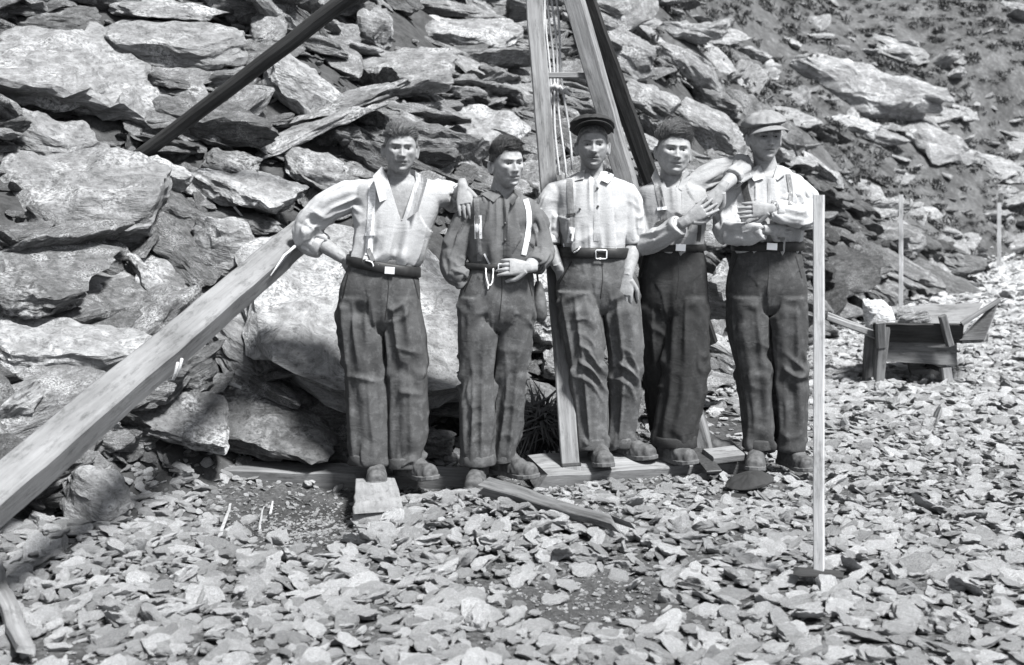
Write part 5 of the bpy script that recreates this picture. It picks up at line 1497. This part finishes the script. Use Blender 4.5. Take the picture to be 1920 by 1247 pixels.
PEOPLE = [
 dict(label='fair-haired man in open white shirt with one elbow on the sloping beam', Y=5.75, flaps=[[(716, 312), (744, 366), (712, 379), (699, 330)], [(774, 318), (802, 336), (784, 396), (750, 420)]], pockets=[[(652, 515), (642, 560)], [(775, 520), (785, 560)]], seed=1, skin=.255,
      head=dict(wide=.97, jaw=.17, nose=1.1, lines=.005, x=751, chin=326, crown=234, yaw=10, pitch=0, roll=2, stubble=.18, dy=-.05), neck=(746, 342), 
      hair=dict(mat='hair_fair', side=.005, top=.012, quiff=.014, mess=.7, locks=3200, lock=1.1, lift=.8, comb=(.2, 1)),
      shirt=[(748, 328, 30, .06), (748, 337, 60, .08), (746, 350, 84, .105), (744, 385, 82, .12), (738, 430, 72, .125), (729, 470, 66, .122), (720, 494, 61, .115)],
      shirt_mat='shirt_white', open=[(722, 318), (786, 318), (753, 418)],
      arms=[dict(bone=[(668, 352), (572, 436, .02), (646, 486, -.02)], sleeve=[(676, 352, 0, .074), (622, 384, -.01, .072), (584, 418, 0, .070), (580, 447, .02, .068), (604, 462, .01, .054)], amp=.017,
                 hand=dict(f=(.72, .1, -.6), n=(.35, .8, .3), thumb=-1, curl=(.35, .3, .3, .3))),
            dict(bone=[(822, 354), (850, 386, .20), (868, 352, -.09)], sleeve=[(816, 354, .0, .074), (838, 364, .09, .064), (853, 376, .16, .056), (859, 368, .08, .05), (862, 362, .03, .046)],
                 hand=dict(f=(.14, -.38, -.9), n=(.1, .85, -.4), thumb=1, curl=(.22, .25, .25, .22), spread=.05))],
      waist=[(719, 486, 61, .115), (716, 510, 68, .122), (712, 545, 76, .13), (713, 592, 76, .128)],
      legs=[[(678, 556, 43, .105), (680, 620, 43, .105), (684, 680, 40, .10), (689, 740, 40, .095), (692, 800, 39, .092), (693, 866, 37, .09)],
            [(751, 556, 36, .105), (757, 620, 38, .105), (761, 680, 37, .10), (764, 740, 36, .095), (764, 800, 35, .092), (761, 872, 32, .088)]],
      trouser_mat='denim', fly=[(727, 512), (728, 545), (722, 600)], belt=(657, 488, 783, 510), buckle=(731, 507, 18, 13, False), belt_w=.05,
      collar=dict(gap=.75, point=.07, splay=1.6, r=.072), braces=[([(698, 330), (697, 380), (693, 440), (691, 478)], .034, 'strap_white')],
      clips=[([(684, 440), (702, 439)], .012, 'metal'), ([(690, 466), (700, 490)], .02, 'strap_grey')],
      chains=[[(686, 488), (698, 492), (702, 505), (708, 506), (710, 494)]],
      feet=[(706, 866, 6, 903), (764, 872, 42, 895)], boot_mat='leather'),
 dict(label='dark-haired man in grey shirt with one hand in his pocket, second from the left', Y=5.68, flaps=[[(903, 352), (939, 366), (926, 379), (906, 366)], [(944, 367), (962, 356), (972, 368), (961, 385)]], pockets=[[(884, 515), (870, 548)], [(990, 520), (998, 555)]], seed=2, skin=.285,
      head=dict(wide=.96, jaw=.22, nose=.95, lines=.002, x=950, chin=353, crown=263, yaw=26, pitch=0, roll=-3, stubble=.08, dy=-.05), neck=(940, 368),
      hair=dict(mat='hair_dark', side=.007, top=.013, quiff=.006, mess=.6, locks=2800, lock=.8, lift=.7, comb=(.9, .3)),
      shirt=[(941, 360, 28, .06), (940, 368, 46, .08), (940, 379, 64, .10), (942, 415, 63, .115), (942, 460, 61, .116), (940, 490, 59, .11), (939, 508, 56, .105)],
      shirt_mat='shirt_grey', open=[(930, 352), (966, 352), (950, 376)],
      arms=[dict(bone=[(880, 392), (842, 488, 0), (886, 524, -.02)], sleeve=[(886, 390, 0, .064), (865, 438, 0, .061), (849, 486, -.01, .057), (853, 512, -.03, .050), (872, 524, -.06, .044)], amp=.015, cuff=.05,
                 hand=dict(f=(.5, .12, -.85), n=(.3, .9, .2), thumb=1, curl=(.3, .3, .3, .3), size=.95)),
            dict(bone=[(1000, 392), (1016, 480, 0), (990, 501, -.14)], sleeve=[(996, 390, 0, .062), (1008, 436, .01, .059), (1014, 476, -.02, .055), (1004, 497, -.09, .045)], amp=.014,
                 hand=dict(f=(-1, -.12, .02), n=(0, 1, -.25), thumb=1, curl=(.28, .32, .36, .4), spread=.05))],
      waist=[(939, 494, 57, .11), (936, 520, 65, .12), (931, 556, 71, .125), (930, 592, 71, .123)],
      legs=[[(897, 556, 38, .10), (897, 620, 36, .10), (896, 680, 34, .095), (896, 740, 33, .092), (895, 800, 31, .088), (895, 868, 31, .086)],
            [(966, 556, 35, .10, .02), (964, 620, 33, .10, .03), (960, 680, 31, .095, .04), (957, 735, 29, .09, .05), (951, 795, 27, .086, .07), (944, 862, 20, .08, .08)]],
      trouser_mat='denim_pale', fly=[(940, 512), (941, 548), (936, 600)], belt=(882, 498, 1000, 503), buckle=(939, 502, 9, 14, True), belt_w=.03,
      collar=dict(gap=.42, point=.045, r=.068), placket=[(951, 384), (950, 430), (950, 482)], buttons=[(947, 419), (947, 450)],
      braces=[([(893, 372), (895, 410), (897, 450), (900, 490)], .024, 'strap_grey'), ([(896, 404), (897, 448)], .034, 'strap_white'), ([(984, 368), (992, 400), (990, 440), (982, 478)], .024, 'strap_white')],
      clips=[([(897, 446), (899, 490)], .012, 'strap_grey'), ([(908, 476), (918, 496)], .008, 'chain')],
      chains=[[(911, 502), (912, 520), (917, 535), (923, 528), (925, 503)], [(916, 532), (915, 542)]],
      feet=[(897, 868, -6, 915), (944, (862, .08), 48, 893)], boot_mat='leather'),
 dict(label='man in dark flat cap and rolled-up white sleeves standing in the middle', Y=5.90, flaps=[[(1080, 326), (1097, 318), (1095, 335), (1078, 339)], [(1127, 338), (1141, 322), (1153, 332), (1140, 344)]], pockets=[[(1072, 490), (1048, 532)]], seed=3, skin=.255,
      head=dict(wide=.94, jaw=.26, nose=1.15, lines=.006, x=1111, chin=318, crown=230, yaw=0, pitch=-2, roll=0, stubble=.25, moustache=.55, dy=-.04), neck=(1109, 334),
      hair=dict(mat='hair_brown', side=.004, top=.003, quiff=.0, mess=.3),
      cap=dict(mat='cap_dark', at=(0, .024, .094), tilt=-18, size=1.02),
      shirt=[(1109, 325, 26, .06), (1109, 334, 48, .08), (1109, 346, 72, .10), (1110, 382, 68, .115), (1112, 430, 62, .118), (1113, 458, 59, .115), (1113, 474, 56, .108)],
      shirt_mat='shirt_white', open=[(1098, 318), (1128, 318), (1118, 340)],
      arms=[dict(bone=[(1038, 356), (1023, 452, -.01), (1050, 508, -.055)], sleeve=[(1042, 354, 0, .070), (1028, 398, 0, .066), (1024, 438, 0, .063), (1028, 458, -.01, .054)], cuff=.05,
                 hand=dict(f=(.42, .36, -.85), n=(.3, .9, .2), thumb=1, curl=(.3, .3, .3, .3), size=.95)),
            dict(bone=[(1178, 356), (1187, 456, 0), (1176, 520, -.10)], sleeve=[(1174, 354, 0, .068), (1182, 398, 0, .062), (1185, 436, 0, .059), (1187, 454, 0, .052)], cuff=.05,
                 hand=dict(f=(-.16, -.12, -1), n=(.15, .9, -.15), thumb=1, curl=(.34, .3, .3, .32), spread=.03, size=.98))],
      waist=[(1113, 464, 57, .11), (1116, 490, 66, .118), (1120, 530, 78, .128), (1121, 562, 77, .124)],
      legs=[[(1083, 545, 41, .11, -.02), (1090, 600, 38, .105, -.03), (1097, 660, 35, .10, -.05), (1103, 720, 33, .095, -.05), (1108, 780, 31, .09, -.04), (1112, 836, 28, .088, -.04)],
            [(1160, 545, 37, .105, 0), (1166, 600, 34, .105, 0), (1172, 660, 31, .10, 0), (1172, 720, 29, .095, .02), (1168, 780, 27, .09, .05), (1164, 834, 24, .085, .06)]],
      trouser_mat='denim_worn', fly=[(1128, 490), (1130, 520), (1126, 560)], belt=(1056, 472, 1168, 474), buckle=(1127, 477, 20, 16, True), belt_w=.05, leg_amp=.0135,
      collar=dict(gap=.45, point=.042, r=.068), placket=[(1119, 346), (1119, 400), (1118, 452)], buttons=[(1120, 353), (1121, 387), (1087, 392)],
      braces=[([(1068, 336), (1070, 380), (1073, 450)], .030, 'strap_grey')],
      clips=[([(1063, 404), (1079, 401)], .012, 'strap_dark'), ([(1073, 426), (1068, 456)], .03, 'strap_white')],
      chains=[[(1056, 456), (1060, 470), (1070, 475), (1082, 470), (1088, 462)]],
      feet=[(1120, (838, -.04), 8, 869), (1163, (834, .06), 50, 858)]),
 dict(label='tousle-haired man with one arm laid over the fifth man’s shoulder', Y=5.98, flaps=[[(1229, 316), (1242, 346), (1229, 352), (1221, 333)], [(1271, 353), (1287, 316), (1296, 331), (1279, 358)]], pockets=[[(1216, 480), (1202, 520)]], seed=4, skin=.285,
      head=dict(wide=1.06, nose=.85, lines=.002, x=1263, chin=329, crown=238, yaw=4, pitch=-2, roll=4, jaw=.11, stubble=.03, dy=-.04, lid_shade=.5), neck=(1258, 346),
      hair=dict(mat='hair_brown', side=.004, top=.011, quiff=.011, mess=.9, locks=3200, lock=1.1, lift=1.2, part=.008, comb=(.8, .6)),
      shirt=[(1259, 338, 28, .06), (1259, 346, 46, .08), (1260, 358, 64, .10), (1262, 395, 63, .115), (1260, 435, 58, .116), (1261, 458, 55, .112), (1262, 472, 52, .105)],
      shirt_mat='shirt_cream', open=[(1242, 330), (1276, 330), (1268, 352), (1250, 352)],
      arms=[dict(bone=[(1205, 364), (1201, 464, -.04), (1290, 412, -.24)], sleeve=[(1212, 362, 0, .066), (1200, 408, -.01, .063), (1204, 456, -.06, .058), (1238, 444, -.15, .052), (1272, 424, -.22, .044)],
                 hand=dict(f=(.82, -.05, .56), n=(-.1, 1, .1), thumb=-1, curl=(.06, .06, .08, .1), spread=.14, size=.98)),
            dict(raised=True, bone=[(1314, 338), (1398, 310, .0), (1352, 354, -.22)], sleeve=[(1306, 344, 0, .064), (1346, 324, .02, .060), (1386, 312, .02, .056), (1392, 320, -.06, .05), (1374, 334, -.13, .046)],
                 hand=dict(f=(-.56, -.12, -.8), n=(.1, .95, .1), thumb=1, curl=(.12, .12, .14, .16), spread=.08, size=.96))],
      waist=[(1262, 462, 53, .11), (1262, 490, 61, .118), (1261, 535, 66, .124), (1262, 572, 65, .12)],
      legs=[[(1230, 556, 34, .10, .02), (1228, 620, 31, .10, .05), (1228, 680, 27, .095, .08), (1233, 740, 23, .09, .12), (1240, 800, 20, .085, .15), (1246, 834, 20, .08, .17)],
            [(1291, 556, 35, .105, 0), (1288, 620, 38, .105, -.02), (1284, 680, 42, .10, -.04), (1279, 740, 41, .096, -.05), (1268, 796, 39, .093, -.06), (1264, 833, 39, .09, -.06)]],
      trouser_mat='denim_dark', fly=[(1272, 480), (1273, 520), (1268, 560)], belt=(1212, 464, 1314, 464), buckle=(1276, 464, 18, 13, False), belt_w=.034, leg_amp=.012,
      collar=dict(gap=.50, point=.05, r=.07, rise=.03), placket=[(1283, 362), (1284, 400), (1283, 445)],
      braces=[([(1232, 346), (1240, 380), (1246, 412)], .032, 'strap_grey'), ([(1308, 380), (1312, 420), (1310, 452)], .018, 'strap_dark')],
      clips=[([(1232, 392), (1250, 390)], .014, 'metal'), ([(1246, 412), (1230, 420)], .012, 'strap_dark')],
      feet=[(1246, (840, -.06), 38, 866), (1306, (832, .10), 70, 853)]),
 dict(label='man in light flat cap with folded arms next to the tall white stake', Y=5.98, flaps=[[(1408, 316), (1433, 334), (1414, 340), (1405, 328)], [(1450, 332), (1461, 310), (1474, 325), (1458, 338)]], pockets=[[(1382, 480), (1368, 522)], [(1492, 480), (1504, 522)]], seed=5, skin=.285,
      head=dict(wide=.98, jaw=.24, nose=1.05, lines=.004, x=1434, chin=302, crown=214, yaw=6, pitch=0, roll=0, stubble=.08, dy=-.04), neck=(1437, 322),
      hair=dict(mat='hair_brown', side=.005, top=.003, quiff=.0, mess=.3),
      cap=dict(mat='cap_light', at=(-.004, .006, .070), tilt=2, lean=-6, size=.98),
      shirt=[(1438, 314, 26, .06), (1438, 323, 46, .08), (1439, 336, 68, .10), (1441, 378, 69, .115), (1439, 425, 63, .118), (1437, 454, 60, .114), (1437, 470, 58, .108)],
      shirt_mat='shirt_white', open=[(1424, 306), (1458, 306), (1450, 334), (1436, 334)],
      arms=[dict(bone=[(1376, 350), (1362, 440, -.05), (1444, 430, -.23)], sleeve=[(1378, 348, 0, .066), (1364, 392, -.02, .060), (1367, 434, -.08, .055), (1400, 438, -.18, .046), (1430, 432, -.23, .039)], amp=.015,
                 hand=dict(f=(1, .55, -.02), n=(-.4, 1, .2), thumb=-1, curl=(.15, .15, .15, .15))),
            dict(bone=[(1504, 350), (1520, 406, -.05), (1445, 392, -.25)], sleeve=[(1500, 348, 0, .066), (1514, 384, -.02, .060), (1511, 406, -.10, .055), (1482, 402, -.21, .046), (1452, 394, -.25, .039)], amp=.015,
                 hand=dict(f=(-1, .12, -.04), n=(0, 1, -.15), thumb=1, curl=(.12, .14, .16, .2), spread=.04))],
      waist=[(1437, 460, 60, .11), (1437, 488, 66, .118), (1437, 530, 75, .125), (1437, 562, 75, .12)],
      legs=[[(1399, 556, 37, .10), (1404, 620, 35, .10), (1410, 680, 31, .095), (1417, 740, 28, .09), (1421, 800, 26, .086), (1422, 838, 26, .085)],
            [(1474, 556, 37, .10), (1475, 620, 35, .10), (1475, 680, 33, .095), (1478, 740, 32, .09), (1480, 800, 27, .086), (1480, 840, 25, .085)]],
      trouser_mat='denim_grey', fly=[(1440, 482), (1441, 515), (1437, 555)], belt=(1378, 461, 1496, 461), buckle=(1447, 462, 19, 13, False), belt_w=.046,
      collar=dict(gap=.45, point=.045, r=.066), placket=[(1444, 342), (1445, 366), (1444, 388)],
      braces=[([(1394, 326), (1398, 360), (1408, 392)], .034, 'strap_dark'), ([(1478, 326), (1483, 360), (1482, 384)], .022, 'strap_grey')],
      feet=[(1421, 838, -16, 876), (1480, 842, 18, 878)]),
]
import time as _t
for d_ in PEOPLE:
    Person(d_)

# ---- the cap dropped on the stones and the pouch hanging between the second and third men
cr = empty('dropped_cap', G(1402, 918, .03)); tag(cr, 'dark flat cap lying on the stones near the fifth man’s boots', 'cap')
flat_cap(cr, 'cap_dark', Matrix.Translation(G(1406, 905, .04)) @ Matrix.Rotation(R(-62), 4, 'Z') @ Matrix.Rotation(R(7), 4, 'X') @ Matrix.Diagonal((1, 1, .8, 1)), .88, name='crown')
def pouch():
    rows = [(P(1009, 528, 5.74), .012), (P(1010, 545, 5.73), .026), (P(1012, 572, 5.72), .033), (P(1013, 594, 5.72), .030), (P(1013, 604, 5.72), .012)]
    e = empty('hanging_pouch', P(1012, 604, 5.72)); tag(e, 'small rounded pouch hanging between the second and third men', 'pouch')
    V, F = limb(rows, 16, 4); link('bag', new_mesh('bag', V, F, None, True), M['leather'], e)
    wire('cord', 'leather_dark', e, [P(1009, 530, 5.74), P(1007, 512, 5.74)], .005)
pouch()
